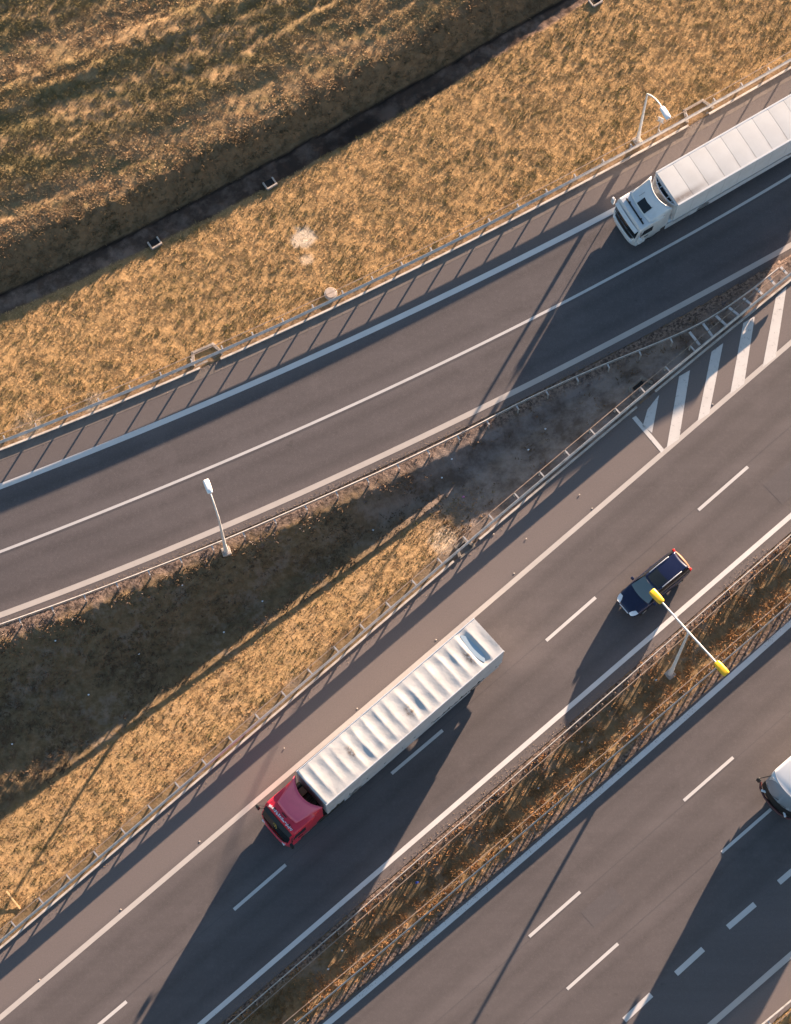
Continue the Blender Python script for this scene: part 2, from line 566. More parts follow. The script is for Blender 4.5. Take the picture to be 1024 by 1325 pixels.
class MB:
    def __init__(self):
        self.v, self.f = [], []

    def add(self, vs, fs):
        n = len(self.v)
        self.v += [tuple(map(float, p)) for p in vs]
        self.f += [tuple(i + n for i in g) for g in fs]
        return self

    def box(self, c, size, rz=0.0, ry=0.0, taper=1.0):
        hx, hy, hz = size[0] / 2, size[1] / 2, size[2] / 2
        R = Matrix.Rotation(rz, 3, 'Z') @ Matrix.Rotation(ry, 3, 'Y')
        vs = []
        for dz, k in ((-hz, 1.0), (hz, taper)):
            for dx, dy in ((-hx, -hy), (hx, -hy), (hx, hy), (-hx, hy)):
                vs.append(Vector(c) + R @ Vector((dx * k, dy * k, dz)))
        return self.add(vs, [(3, 2, 1, 0), (4, 5, 6, 7), (0, 1, 5, 4), (1, 2, 6, 5), (2, 3, 7, 6), (3, 0, 4, 7)])

    def tube(self, pts, rad, n=10, caps=True):
        pts = [Vector(p) for p in pts]
        rad = rad if isinstance(rad, (list, tuple)) else [rad] * len(pts)
        rings = []
        for i, p in enumerate(pts):
            d = (pts[min(i + 1, len(pts) - 1)] - pts[max(i - 1, 0)]).normalized()
            up = Vector((0, 0, 1)) if abs(d.z) < .9 else Vector((0, 1, 0))
            a = d.cross(up).normalized(); b = d.cross(a).normalized()
            rings.append([p + (a * math.cos(2 * math.pi * k / n) + b * math.sin(2 * math.pi * k / n)) * rad[i] for k in range(n)])
        return self.loft(rings, caps)

    def loft(self, rings, caps=True):
        n = len(rings[0])
        vs = [p for r in rings for p in r]
        fs = []
        for i in range(len(rings) - 1):
            for k in range(n):
                a, b = i * n + k, i * n + (k + 1) % n
                fs.append((a, b, b + n, a + n))
        if caps:
            fs.append(tuple(range(n - 1, -1, -1)))
            fs.append(tuple(range((len(rings) - 1) * n, len(rings) * n)))
        return self.add(vs, fs)

    def grid(self, rows):
        n = len(rows[0])
        vs = [p for r in rows for p in r]
        fs = [(i * n + k, i * n + k + 1, (i + 1) * n + k + 1, (i + 1) * n + k) for i in range(len(rows) - 1) for k in range(n - 1)]
        return self.add(vs, fs)

    def cyl(self, c, r, h, axis='z', n=20, r2=None):
        r2 = r if r2 is None else r2
        rings = []
        for dz, rr in ((-h / 2, r), (h / 2, r2)):
            ring = []
            for k in range(n):
                a = 2 * math.pi * k / n
                x, y = rr * math.cos(a), rr * math.sin(a)
                p = {'z': (x, y, dz), 'y': (x, dz, y), 'x': (dz, x, y)}[axis]
                ring.append(Vector(c) + Vector(p))
            rings.append(ring)
        return self.loft(rings)

    def mesh(self, name):
        me = bpy.data.meshes.new(name)
        me.from_pydata(self.v, [], self.f)
        me.validate()
        import bmesh
        bm = bmesh.new(); bm.from_mesh(me)
        bmesh.ops.recalc_face_normals(bm, faces=bm.faces)
        bm.to_mesh(me); bm.free()
        return me

    def build(self, name, m, parent=None, smooth=None, bevel=0.0):
        return link(name, self.mesh(name), m, parent, smooth, bevel)


def fastmesh(name, V, F):
    """Mesh from arrays: V (n,3), F (m,k)."""
    V = np.asarray(V, np.float32); F = np.asarray(F, np.int32)
    me = bpy.data.meshes.new(name)
    me.vertices.add(len(V)); me.vertices.foreach_set('co', V.ravel())
    k = F.shape[1]
    me.loops.add(F.size); me.loops.foreach_set('vertex_index', F.ravel())
    me.polygons.add(len(F))
    me.polygons.foreach_set('loop_start', np.arange(len(F), dtype=np.int32) * k)
    me.update(calc_edges=True)
    return me


def colattr(me, name, C):
    C = np.asarray(C, np.float32)
    if C.shape[1] == 3:
        C = np.hstack([C, np.ones((len(C), 1), np.float32)])
    a = me.attributes.new(name, 'FLOAT_COLOR', 'POINT')
    a.data.foreach_set('color', C.ravel())


# ------------------------------------------------------------------ ground, one sheet to the horizon
def axis(lo, hi, step):
    mid = np.arange(lo, hi + step / 2, step)
    out = [step]
    while sum(out) < 5200:
        out.append(out[-1] * 1.28)
    far = np.cumsum(out)
    return np.concatenate([(lo - far)[::-1], mid, hi + far])


gs, gt = axis(-41, 41, 0.13), axis(-42, 42, 0.13)
S, T = np.meshgrid(gs, gt, indexing='ij')
Z, zn = ground(S, T)
X, Y = to_xy(S, T)
ns, nt_ = len(gs), len(gt)
idx = np.arange(ns * nt_).reshape(ns, nt_)
F = np.stack([idx[:-1, :-1], idx[1:, :-1], idx[1:, 1:], idx[:-1, 1:]], -1).reshape(-1, 4)
gme = fastmesh('ground', np.stack([X, Y, Z], -1).reshape(-1, 3), F)


def blob(u, v, r, z=0.0):
    p = P(u, v, z)
    d = np.hypot(X - p[0], Y - p[1])
    return 1 - sstep(r * .55, r, d + .35 * r * vnoise(X, Y, r * .5, 3) + .4 * r * vnoise(X, Y, .35, 2))


fl = lambda k: zn[k].astype(float)
dF, dG = zn['f'] - T, T - zn['g3']
wed = fl('wedge')
# the hollow is dark soil except the grassy slope below the main road
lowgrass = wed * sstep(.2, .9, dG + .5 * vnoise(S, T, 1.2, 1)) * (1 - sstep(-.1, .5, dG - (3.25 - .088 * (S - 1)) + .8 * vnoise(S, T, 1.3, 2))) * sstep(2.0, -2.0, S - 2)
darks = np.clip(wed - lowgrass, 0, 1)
gravel = np.clip(wed * (dF < 0.9) * sstep(1.3, .2, dF + .5 * vnoise(S, T, .6, 1)) + fl('median') * (sstep(.95, .35, fMainR(S) - T + .3 * vnoise(S, T, .5, 2)) + sstep(.75, .25, T - fLowL(S) + .25 * vnoise(S, T, .5, 1))), 0, 1)
gravel = np.clip(gravel + fl('verge') * sstep(.45, .1, T - zn['g1'] + .3 * vnoise(S, T, .5, 3)) * .5, 0, 1)
darkmed_shade = fl('median') * (1 - gravel) * (.72 + .25 * sstep(.30, .62, (T - zn['g5']) / np.maximum(zn['g4'] - zn['g5'], .5)))  # dark soil, with the upper barrier's shade painted into that half
bare = np.clip(blob(393, 308, .95, -.8) * 1.0 + .55 * blob(398, 335, .5, -.6), 0, 1) * fl('verge')
bare = np.clip(bare + .5 * wed * blob(575, 700, 1.1, -.3) + .55 * fl('verge') * blob(120, 518, .8) + .4 * fl('verge') * blob(35, 548, 1.2), 0, 1)
bare = np.clip(bare, 0, 1)
wet = fl('bed') * np.maximum(sstep(.40, .12, zn['b'] - T + .15 * vnoise(S, T, .8, 1)),   .35 * sstep(.05, .34, vnoise(S * .35, T, .8, 2)) + .4 * sstep(-6, 9, S + 3 * vnoise(S, T, 2.0, 1)) * sstep(30, 14, S))
sa, sb_, sc_ = sstep(-.18, .18, T - zn['a']), sstep(-.16, .16, T - zn['b']), sstep(-.16, .16, T - zn['c'])
bed_s, bank_s = sc_ * (1 - sb_), sb_ * (1 - sa)
wet = np.maximum(wet, .9 * np.exp(-((T - zn['b'] + .02) / .13) ** 2) * (sc_ > 0) * np.clip(.7 + 1.2 * vnoise(S, T, .9, 3), 0, 1))
A = np.stack([fl('field'), np.clip(darks + darkmed_shade + .38 * lowgrass, 0, 1), bed_s], -1).reshape(-1, 3)
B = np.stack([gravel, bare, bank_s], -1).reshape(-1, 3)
colattr(gme, 'zone', A)
colattr(gme, 'zone_b', B)
colattr(gme, 'zone_c', np.stack([wet, wed * sstep(-4, 6, S + 3 * vnoise(S, T, 3.0, 2)), wet * 0], -1).reshape(-1, 3))
gob = link('ground', gme, M_ground)
gme.polygons.foreach_set('use_smooth', [True] * len(gme.polygons))
tag(gob, kind='structure')

# ------------------------------------------------------------------ roads
SR = np.unique(np.concatenate([np.arange(-46, 46.01, 0.5), np.arange(-400, -46, 6.0), np.arange(46, 400, 6.0)]))


def road(name, left, right, zf, m, lanes, shoulders, n=40):
    """A sheet between two lines; wheel tracks and shoulders go into an attribute."""
    L, R = left(SR), right(SR)
    u = np.linspace(0, 1, n + 1)
    Tq = L[:, None] * (1 - u) + R[:, None] * u
    Sq = np.repeat(SR[:, None], n + 1, 1)
    Xq, Yq = to_xy(Sq, Tq)
    Zq = zf(Sq, Tq)
    i = np.arange(Sq.size).reshape(Sq.shape)
    Fq = np.stack([i[:-1, :-1], i[:-1, 1:], i[1:, 1:], i[1:, :-1]], -1).reshape(-1, 4)
    me = fastmesh(name, np.stack([Xq, Yq, Zq], -1).reshape(-1, 3), Fq)
    w = np.zeros_like(Tq); sh = np.zeros_like(Tq)
    for a, b in lanes:
        ta, tb = a(SR)[:, None], b(SR)[:, None]
        mid = (ta + tb) / 2
        for off, sg, k in ((.92, .38, .55), (-.92, .38, .55), (0, .5, .34)):
            w += k * np.exp(-((Tq - mid - off) / sg) ** 2)
    for fn in shoulders:
        sh = np.maximum(sh, fn(Sq, Tq))
    colattr(me, 'wear', np.stack([np.clip(w, 0, 1), sh, np.zeros_like(w)], -1).reshape(-1, 3))
    o = link(name, me, m)
    me.polygons.foreach_set('use_smooth', [True] * len(me.polygons))
    return tag(o, kind='structure')


zero = lambda s, t: np.zeros_like(t)
main_road = road('motorway_carriageway', fMainL, fMainR, zero, M_asph, [(fM1, fDash), (fDash, fM2)],
                 [lambda s, t: .8 * sstep(-.1, .5, t - fM1(s)), lambda s, t: .3 * sstep(.1, .3, fM2(s) - t)])
fLD1 = Curve([(685, 1212), (751, 1154), (885, 1036), (949, 980)], 0, 1)
fLD2 = Curve([(734, 1280), (800, 1221), (934, 1103), (998, 1047)], 0, 1)
fLD3 = Curve([(808, 1320), (843, 1287), (875, 1260), (910, 1228), (942, 1200), (977, 1170), (1008, 1142)], 0, 1)
low_road = road('opposite_carriageway', fLowL, fLowR, zero, M_asph, [(fL1, fLD1), (fLD1, fLD2), (fLD2, fLD3)],
                [lambda s, t: .9 * sstep(.1, .4, fL2(s) - t)])
ramp = road('slip_road', fE, fF, z_ramp, M_asph2, [(fE1, fC1), (fC1, fE2)],
            [lambda s, t: .75 * sstep(-.1, .5, t - fE1(s)), lambda s, t: .35 * sstep(.05, .25, fE2(s) - t)])

_mk = {}


def marking(name, parent, pts_st, w, m, zf=zero, lift=.006):
    """A painted line along (s, t) points."""
    p = np.array(pts_st, float)
    d = np.gradient(p, axis=0)
    d /= np.linalg.norm(d, axis=1)[:, None]
    nrm = np.stack([-d[:, 1], d[:, 0]], 1)
    a, b = p + nrm * w / 2, p - nrm * w / 2
    V = []
    for q_ in (a, b):
        x, y = to_xy(q_[:, 0], q_[:, 1])
        V.append(np.stack([x, y, zf(q_[:, 0], q_[:, 1]) + lift], 1))
    n = len(p)
    Fm = [(i, i + n, i + n + 1, i + 1) for i in range(n - 1)]
    return link(name, fastmesh(name, np.vstack(V), Fm), m, parent)


def longline(name, parent, f, w, m, zf=zero):
    return marking(name, parent, np.stack([SR, f(SR)], 1), w, m, zf)


longline('edge_line', main_road, fM1, .29, M_beige)
longline('edge_line', main_road, fM2, .28, M_white)
longline('edge_line', low_road, fL1, .33, M_white)
longline('edge_line', low_road, fL2, .33, M_beige)
longline('edge_line', ramp, fE1, .34, M_white, z_ramp)
longline('lane_line', ramp, fC1, .165, M_thin, z_ramp)
longline('edge_line', ramp, fE2, .33, M_beige, z_ramp)


def dash(name, parent, a, b, w, m=M_thin):
    pa, pb = P(*a), P(*b)
    s0, t0 = to_st(pa[0], pa[1]); s1, t1 = to_st(pb[0], pb[1])
    k = np.linspace(0, 1, 9)[:, None]
    return marking(name, parent, np.array([[s0, t0]]) * (1 - k) + np.array([[s1, t1]]) * k, w, m, lift=.007)


for a, b in [((96, 1353), (164, 1296)), ((303, 1177), (370, 1119)), ((507, 1001), (573, 945)), ((707, 829), (771, 773)), ((904, 660), (968, 604)), ((1096, 491), (1158, 435))]:
    dash('lane_dash', main_road, a, b, .19)
for a, b in [((685, 1212), (751, 1154)), ((885, 1036), (949, 980)), ((1084, 863), (1148, 806)), ((486, 1388), (553, 1330)),
             ((734, 1280), (800, 1221)), ((934, 1103), (998, 1047))]:
    dash('lane_dash', low_road, a, b, .18)
for a, b in [((808, 1320), (843, 1287)), ((875, 1260), (910, 1228)), ((942, 1200), (977, 1170)), ((1008, 1142), (1043, 1112)), ((741, 1380), (776, 1348))]:
    dash('lane_dash', low_road, a, b, .32)



def quad(name, parent, px, m, lift=.007):
    V = [P(u, v) + np.array([0, 0, lift]) for u, v in px]
    return MB().add(V, [tuple(range(len(V)))]).build(name, m, parent)


def subquad(name, parent, px, m, lift=.007, n=8):
    a, b, c_, d = [P(u, v) + np.array([0, 0, lift]) for u, v in px]
    rows = [[(a * (1 - i / n) + d * (i / n)) * (1 - k) + (b * (1 - i / n) + c_ * (i / n)) * k for k in (0, .5, 1)] for i in range(n + 1)]
    return MB().grid(rows).build(name, m, parent)


patch_m = asphalt('asphalt_patch', (.088, .077, .079), (.1, .09, .09))
for a_, b_, w_ in (((1000, 640), (1075, 574), 1.6), ((560, 1060), (620, 1010), .7), ((760, 1190), (800, 1156), 1.1)):
    pa, pb = P(*a_), P(*b_)
    k_ = np.linspace(0, 1, 5)[:, None]
    marking('asphalt_patch', main_road if a_[1] < 1100 else low_road, np.array([to_st(pa[0], pa[1])]) * (1 - k_) + np.array([to_st(pb[0], pb[1])]) * k_, w_, patch_m, lift=.003)
for f_, o_, par_ in ((fDash, .16, main_road), (fLD1, -.15, low_road), (fLD2, .14, low_road)):
    marking('joint_seal', par_, np.stack([SR, f_(SR) + o_], 1), .045, patch_m, lift=.0035)
marking('joint_seal', ramp, np.stack([SR, fC1(SR) - .17], 1), .045, patch_m, z_ramp, lift=.0035)
for px in [((838, 530), (853, 511), (844, 560), (832, 551)), ((879, 487), (893, 479), (879, 568), (863, 579)),
           ((921, 455), (936, 444), (918, 535), (903, 545)), ((962, 418), (977, 409), (963, 497), (945, 510)),
           ((1004, 385), (1018, 371), (1004, 462), (987, 475)), ((1048, 343), (1062, 330), (1046, 425), (1029, 440))]:
    subquad('hatch_stripe', main_road, px, M_hatch)
subquad('hatch_closing_bar', main_road, ((818, 541), (823, 538), (860, 582), (856, 586)), M_hatch)

# ------------------------------------------------------------------ kerbs, kept open at the drains
def profile_strip(name, m, segs, prof, zbase, parent=None, **kw):
    """Sweep a (offset, height) outline along runs of (s, t) points."""
    mb = MB()
    for pts in segs:
        p = np.array(pts, float)
        d = np.gradient(p, axis=0); d /= np.linalg.norm(d, axis=1)[:, None]
        nrm = np.stack([-d[:, 1], d[:, 0]], 1)
        zb = zbase(p[:, 0], p[:, 1])
        rings = []
        for i in range(len(p)):
            ring = []
            for o_, h in prof:
                s_, t_ = p[i] + nrm[i] * o_
                x, y = to_xy(s_, t_)
                ring.append((x, y, zb[i] + h))
            rings.append(ring)
        mb.loft(rings)
    return mb.build(name, m, parent, **kw)


def runs(f, lo, hi, gaps, step=.5):
    out = []
    cur = lo
    for a, b in sorted(gaps) + [(hi, hi)]:
        if a - cur > .3:
            n = max(2, int((a - cur) / step))
            ss = np.linspace(cur, a, n)
            out.append(np.stack([ss, f(ss)], 1))
        cur = b
    return out


def s_of(u, v, z=0.0):
    p = P(u, v, z)
    return to_st(p[0], p[1])[0]


KP = [(-.07, -.08), (.07, -.08), (.07, .09), (-.05, .10)]
k1 = profile_strip('kerb', M_kerb, runs(lambda s: fE(s) + .02, -60, 70, [(s_of(254, 463) - .1, s_of(281, 456)), (s_of(889, 155), s_of(918, 143))]), KP, lambda s, t: z_ramp(s, t))
tag(k1, kind='structure')
k2 = profile_strip('kerb', M_kerb, runs(lambda s: fG3(s) - .24, -60, 38.5, [(s_of(590, 730), s_of(624, 703)), (s_of(822, 524), s_of(846, 504))]), KP, lambda s, t: np.zeros_like(t))
tag(k2, kind='structure')
M_gut = mat('gutter_concrete', (.20, .165, .145), .9, 0, .2, noise=((.15, .125, .11), 1.5, .4, .7))
L = fE(SR) - .06
for nm, par, ta, tb, zf_ in (('gutter_strip', ramp, fE(SR) - .07, fE(SR) - .62, z_ramp),):
    V = []
    for tq in (ta, tb):
        x, y = to_xy(SR, tq)
        V.append(np.stack([x, y, zf_(SR, tq) + .004], 1))
    n = len(SR)
    link(nm, fastmesh(nm, np.vstack(V), [(i, i + n, i + n + 1, i + 1) for i in range(n - 1)]), M_gut, par)

# ------------------------------------------------------------------ crash barriers
WB = [(.0, .44), (.05, .455), (.095, .51), (.095, .545), (.03, .60), (.095, .655), (.095, .69), (.05, .745), (.0, .76), (-.012, .745), (.0, .60), (-.012, .455)]


def barrier(label, f, lo, hi, base, side, spacing, spacer_len, strap=None, phase=0.0, post_hi=None, slim=1.0, dark=False, low=.44):
    """W-beam on posts; side = +1 if the road lies towards -t (beam face that way)."""
    smid = (lo + hi) / 2
    x0, y0 = to_xy(smid, float(f(np.array([smid]))[0]))
    z0 = float(base(np.array([smid]), f(np.array([smid])))[0])
    root = empty('crash_barrier', (x0, y0, z0))
    tag(root, label, 'crash barrier', 'crash barriers along the carriageways')
    ss = np.arange(lo, hi, .5)
    pts = np.stack([ss, f(ss)], 1)
    off = -side                                   # direction of the face in +t
    prof = [(o_ * off * slim, .76 - (.76 - h) * (.76 - low) / .32) for o_, h in WB]
    bm_ = profile_strip('beam', M_steel, [pts], prof, base, root, smooth=30)
    bm_.location = (-x0, -y0, -z0)
    if strap:
        d_, h_ = strap
        st_ = profile_strip('strap', M_rust, [np.stack([ss, f(ss) + side * d_], 1)], [(-.022, h_), (.022, h_), (.022, h_ + .03), (-.022, h_ + .03)], base, root)
        st_.location = (-x0, -y0, -z0)
    # posts share one mesh each
    pm = MB().box((0, 0, .29), (.055, .10, .88)).mesh('post')
    sm = MB().box((0, 0, 0), (.07 if dark else .085, spacer_len, .09)).mesh('spacer')
    pm.materials.append(M_rust if dark else M_steel2); sm.materials.append(M_chassis if dark else M_steel)
    s = lo + phase
    while s < (hi if post_hi is None else post_hi):
        t = float(f(np.array([s]))[0])
        dt = float(f(np.array([s + .1]))[0] - t)
        ang = ROT + math.atan2(dt, .1)
        tp = t + side * (spacer_len - .05)
        x, y = to_xy(s, tp)
        zb = float(base(np.array([s]), np.array([t]))[0])
        o = bpy.data.objects.new('post', pm); COL.objects.link(o)
        o.parent = root; o.location = (x - x0, y - y0, zb - z0); o.rotation_euler = (0, 0, ang)
        g = bpy.data.objects.new('spacer', sm); COL.objects.link(g)
        g.parent = o; g.location = (0, -side * (spacer_len / 2 - .05), .66)
        s += spacing * math.cos(math.atan2(dt, .1))
    return root


zb1 = lambda s, t: np.full_like(np.asarray(s, float), RAMP0 + .03)
S2A, S2B = s_of(740, 490), s_of(905, 424)


def zb2(s, t):
    k = sstep(S2A, S2B, np.asarray(s, float))
    return (z_ramp(s, fF(s)) - .03) * (1 - k) - .02 * k


zb0 = lambda s, t: np.full_like(np.asarray(s, float), -.02)
G1R = barrier('steel crash barrier beside the dry grass slope, left of the slip road', fG1, -40, 50, zb1, 1, 2.0, .26, (.42, .70), phase=.35)


class Poly:
    def __init__(self, pts, z):
        st = []
        for (u, v) in pts:
            p = P(u, v, z if not callable(z) else z(u)); st.append(to_st(p[0], p[1]))
        st = np.array(sorted(st)); self.s, self.t = st[:, 0], st[:, 1]

    def __call__(self, s):
        s = np.asarray(s, float)
        m = np.interp(s, self.s, self.t)
        m += np.minimum(s - self.s[0], 0) * ((self.t[1] - self.t[0]) / (self.s[1] - self.s[0]))
        m += np.maximum(s - self.s[-1], 0) * ((self.t[-1] - self.t[-2]) / (self.s[-1] - self.s[-2]))
        return m


_g2 = Poly([(0, 808), (90, 776), (175, 744), (280, 703), (370, 664), (512, 601), (612, 553), (662, 526), (712, 502), (762, 479), (837, 449), (891, 428), (909, 418), (943, 397), (977, 372), (994, 358.5), (1009, 346)], lambda u: -.15 + .87 * float(sstep(740, 905, u)))


def fG2(s):
    s = np.asarray(s, float)
    k = np.linspace(-1.6, 1.6, 9)
    return np.mean([_g2(s + d) for d in k], 0)


S2END = s_of(1010, 346, .4)
G2R = barrier('steel crash barrier on the edge of the dark hollow, right of the slip road', fG2, -40, S2END, zb2, -1, 2.0, .34, None, phase=.9, post_hi=s_of(880, 436, .4), slim=.7)
G3R = barrier('double ladder-like steel crash barrier between the dark hollow and the hatched shoulder', fG3, -44, S2END + .75, zb0, 1, 2.0, .46, (.44, .70), phase=.55, post_hi=s_of(900, 452, .7))
lx, ly, lz = G3R.location
for (u0, v0), (u1, v1) in [((1010, 345), (1019, 355)), ((994.5, 358.5), (1003, 368.7)), ((977.5, 372), (987, 381.5)), ((961.5, 385.5), (972.5, 394)), ((943, 397.5), (956, 408)), ((926, 408), (941, 422)), ((909.5, 418), (923, 436.5)), ((892, 429), (906, 447))]:
    a, b = P(u0, v0, .62), P(u1, v1, .62)
    mid = (a + b) / 2
    ang = math.atan2(b[1] - a[1], b[0] - a[0])
    ln = float(np.hypot(*(b - a)[:2]))
    cb = MB().box((0, 0, 0), (ln - .06, .15, .10)).build('cross_bar', M_steel, G3R)
    cb.location = (mid[0] - lx, mid[1] - ly, .60 - lz + 0)
    cb.rotation_euler = (0, 0, ang)
G4R = barrier('thin steel crash barrier on the upper side of the central grass strip', fG4, -44, 46, zb0, -1, 1.0, .22, (.38, .68), phase=.3, slim=.55, dark=True)
G5R = barrier('steel crash barrier on the lower side of the central strip, beside the wide white line', fG5, -44, 46, zb0, 1, 1.0, .22, (.42, .68), phase=.5, slim=.6, dark=True, low=.30)
G6R = barrier('short stretch of brown steel crash barrier in the bottom right corner', fG6, -12, 30, zb0, -1, 2.0, .30, (.40, .60))

# ------------------------------------------------------------------ drains, outlets, manhole
def drain_inlet(label, u, v, f, z, rot_extra=0.0, size=(1.9, .95), cm=M_conc):
    p = P(u, v, z)
    s, t = to_st(p[0], p[1])
    dt = float(f(np.array([s + .2]))[0] - f(np.array([s - .2]))[0])
    ang = ROT + math.atan2(dt, .4) + rot_extra
    r = empty('drain_inlet', (p[0], p[1], z), ang)
    tag(r, label, 'drain', 'concrete drain inlets under the barriers')
    a, b = size
    MB().box((0, b * .5 - .08, .03), (a * .72, .16, .22)).build('back_wall', cm, r, bevel=.02)
    for sx in (-1, 1):
        MB().box((sx * (a * .5 - .16), .05, .03), (.20, b * .95, .20), rz=sx * .38).build('wing_wall', cm, r, bevel=.02)
    MB().box((0, -.02, -.05), (a * .78, b * .8, .06)).build('channel_floor', cm, r)
    mb = MB()
    for k in range(5):
        mb.box(((k - 2) * a * .085, .16, .0), (a * .05, .24, .05))
    MB().box((0, .16, -.012), (a * .46, .28, .03)).build('opening', M_dark, r)
    mb.build('grating', M_chassis, r)
    MB().box((0, -b * .44, -.01), (a * 1.02, .14, .10)).build('front_sill', cm, r, bevel=.015)
    return r


drain_inlet('pale concrete drain inlet under the barrier beside the dry grass, left of the photo centre', 266, 459, fG1, RAMP0 - .02, cm=M_concm)
drain_inlet('pale concrete drain inlet under the barrier above the white truck trailer', 902, 144, fG1, RAMP0 - .02, cm=M_concm)
drain_inlet('concrete drain inlet at the lit end of the dark hollow beside the shoulder', 600, 709, fG3, 0.0, size=(1.15, .75), cm=M_concd)
drain_inlet('concrete drain inlet in shadow beside the first white hatch stripe', 828, 501, fG3, 0.0, size=(1.5, .8), cm=M_concd)


def outlet(label, u, v, z):
    p = P(u, v, z)
    r = empty('ditch_outlet', (p[0], p[1], z), math.radians(33))
    r.scale = (.82, .82, .9)
    tag(r, label, 'drain outlet', 'small concrete outlets along the ditch')
    MB().box((0, -.30, .05), (.85, .13, .55)).build('head_wall', M_conc, r, bevel=.02)
    for sx in (-1, 1):
        MB().box((sx * .40, .05, .0), (.12, .66, .42)).build('wing_wall', M_conc, r, bevel=.02)
    MB().cyl((0, -.21, .0), .17, .08, 'y').build('pipe', M_dark, r)
    MB().box((0, .06, .10), (.68, .60, .05)).build('interior_shade', M_dark, r)  # black sheet painting the shaded interior between the walls


outlet('small concrete outlet with two pale walls, lowest and leftmost along the ditch', 201, 316, -1.42)
outlet('small concrete outlet with two pale walls beside the ditch, nearest the bare earth patch', 350, 239, -1.42)
outlet('small concrete outlet at the top edge of the photo beside the ditch', 771, 3, -1.42)

p = P(428, 378, -.10)
r = empty('manhole', (p[0], p[1], gz(p[0], p[1]) - .02))
tag(r, 'round concrete manhole in the dry grass beside the slip road barrier', 'manhole')
MB().cyl((0, 0, .02), .40, .22, n=32).build('ring', M_conc, r, 40, .02)
MB().cyl((0, 0, .135), .29, .05, n=32).build('lid', mat('manhole_lid', (.40, .33, .29), .85, noise=((.30, .24, .2), 5., .4, .7)), r, 40, .01)

# grit and dead leaves blown along the asphalt edges, one loose mass
def grit(name, label, specs, n, m):
    g = np.random.default_rng(77)
    V = []
    for f, sgn, reach, zf_ in specs:
        s_ = g.uniform(-40, 40, n)
        d_ = np.abs(g.normal(0, reach, n))
        dens = vnoise(s_, s_ * 0, 2.5, 1) > -.18
        s_, d_ = s_[dens], d_[dens]
        t_ = f(s_) + sgn * d_
        x, y = to_xy(s_, t_)
        z = zf_(s_, t_) + .006
        r_ = g.uniform(.012, .035, len(s_))
        a_ = g.uniform(0, 6.28, len(s_))
        for k in range(3):
            th = a_ + k * 2.094 + g.uniform(-.4, .4, len(s_))
            V.append(np.stack([x + r_ * np.cos(th), y + r_ * np.sin(th), z + (.02 if k == 0 else 0) * np.ones(len(s_))], -1))
    tri = [np.stack(V[k:k + 3], 1).reshape(-1, 3) for k in range(0, len(V), 3)]
    V = np.vstack(tri)
    o = link(name, fastmesh(name, V, np.arange(len(V)).reshape(-1, 3)), m)
    return tag(o, label, 'grit', kind='stuff')


grit('roadside_grit', 'grit and bits of dead grass along the edges of the asphalt',
     [(fE, -1, .22, z_ramp), (fF, 1, .16, z_ramp), (fMainL, -1, .25, zero), (fMainR, 1, .22, zero), (fLowL, -1, .18, zero)], 2600,
     mat('grit', (.26, .19, .14), .95, noise=((.10, .075, .06), 9.0, .4, .6)))

# ------------------------------------------------------------------ street lamps
def lamp_head(root, x, z, sgn, m, length=.95, width=.42):
    prof = [(0, .13, .06), (.05, .175, .09), (.30, .20, .11), (.72, .21, .10), (.95, .20, .075), (1.0, .17, .05)]
    rings = []
    for k, hw, hh in prof:
        hw = hw * width / .42
        cx = x + sgn * k * length
        rings.append([(cx, -hw, z - hh * .6), (cx, hw, z - hh * .6), (cx, hw, z + hh * .3), (cx, hw * .6, z + hh), (cx, -hw * .6, z + hh), (cx, -hw, z + hh * .3)])
    h = MB().loft(rings).build('lamp_head', m, root, 50, .012)
    MB().box((x + sgn * length * .62, 0, z - .075), (length * .55, width * .7, .03)).build('lens', M_lens, h)
    return h


def lamp_base(r):
    MB().box((0, 0, .0), (.52, .52, .34)).build('foundation', M_conc, r, bevel=.03)
    MB().cyl((0, 0, .20), .17, .07, n=12).build('flange', M_steel2, r)


# tall double-armed lamp on the central strip
p = P(867, 873, -.25)
hA, hB = P(836, 769, 10.55), P(934, 878, 10.55)
ang = math.atan2(hB[1] - hA[1], hB[0] - hA[0])
r = empty('street_lamp', (p[0], p[1], -.25), ang)
tag(r, 'tall double street lamp with two yellow heads standing on the central grass strip', 'street lamp')
lamp_base(r)
HT = 10.5
MB().tube([(0, 0, .1), (0, 0, 1.6), (0, 0, 1.7), (0, 0, HT)], [.135, .125, .105, .06], 14).build('pole', M_pole, r, 40)
dx = Vector((math.cos(ang), math.sin(ang)))
ca = float(np.dot((hA - p)[:2], dx)); cb = float(np.dot((hB - p)[:2], dx))
lam = .90
MB().tube([(ca + lam * .9, 0, HT + .12), (ca * .45, 0, HT + .08), (0, 0, HT + .02), (cb * .45, 0, HT + .08), (cb - lam * .9, 0, HT + .12)], [.045, .052, .06, .052, .045], 10).build('cross_arm', M_pole, r, 40)
MB().cyl((0, 0, HT - .08), .085, .3, n=12).build('collar', M_pole, r, 40)
lamp_head(r, ca + lam, HT + .12, -1, M_heady, lam, .42)
lamp_head(r, cb - lam, HT + .12, 1, M_heady, lam, .42)


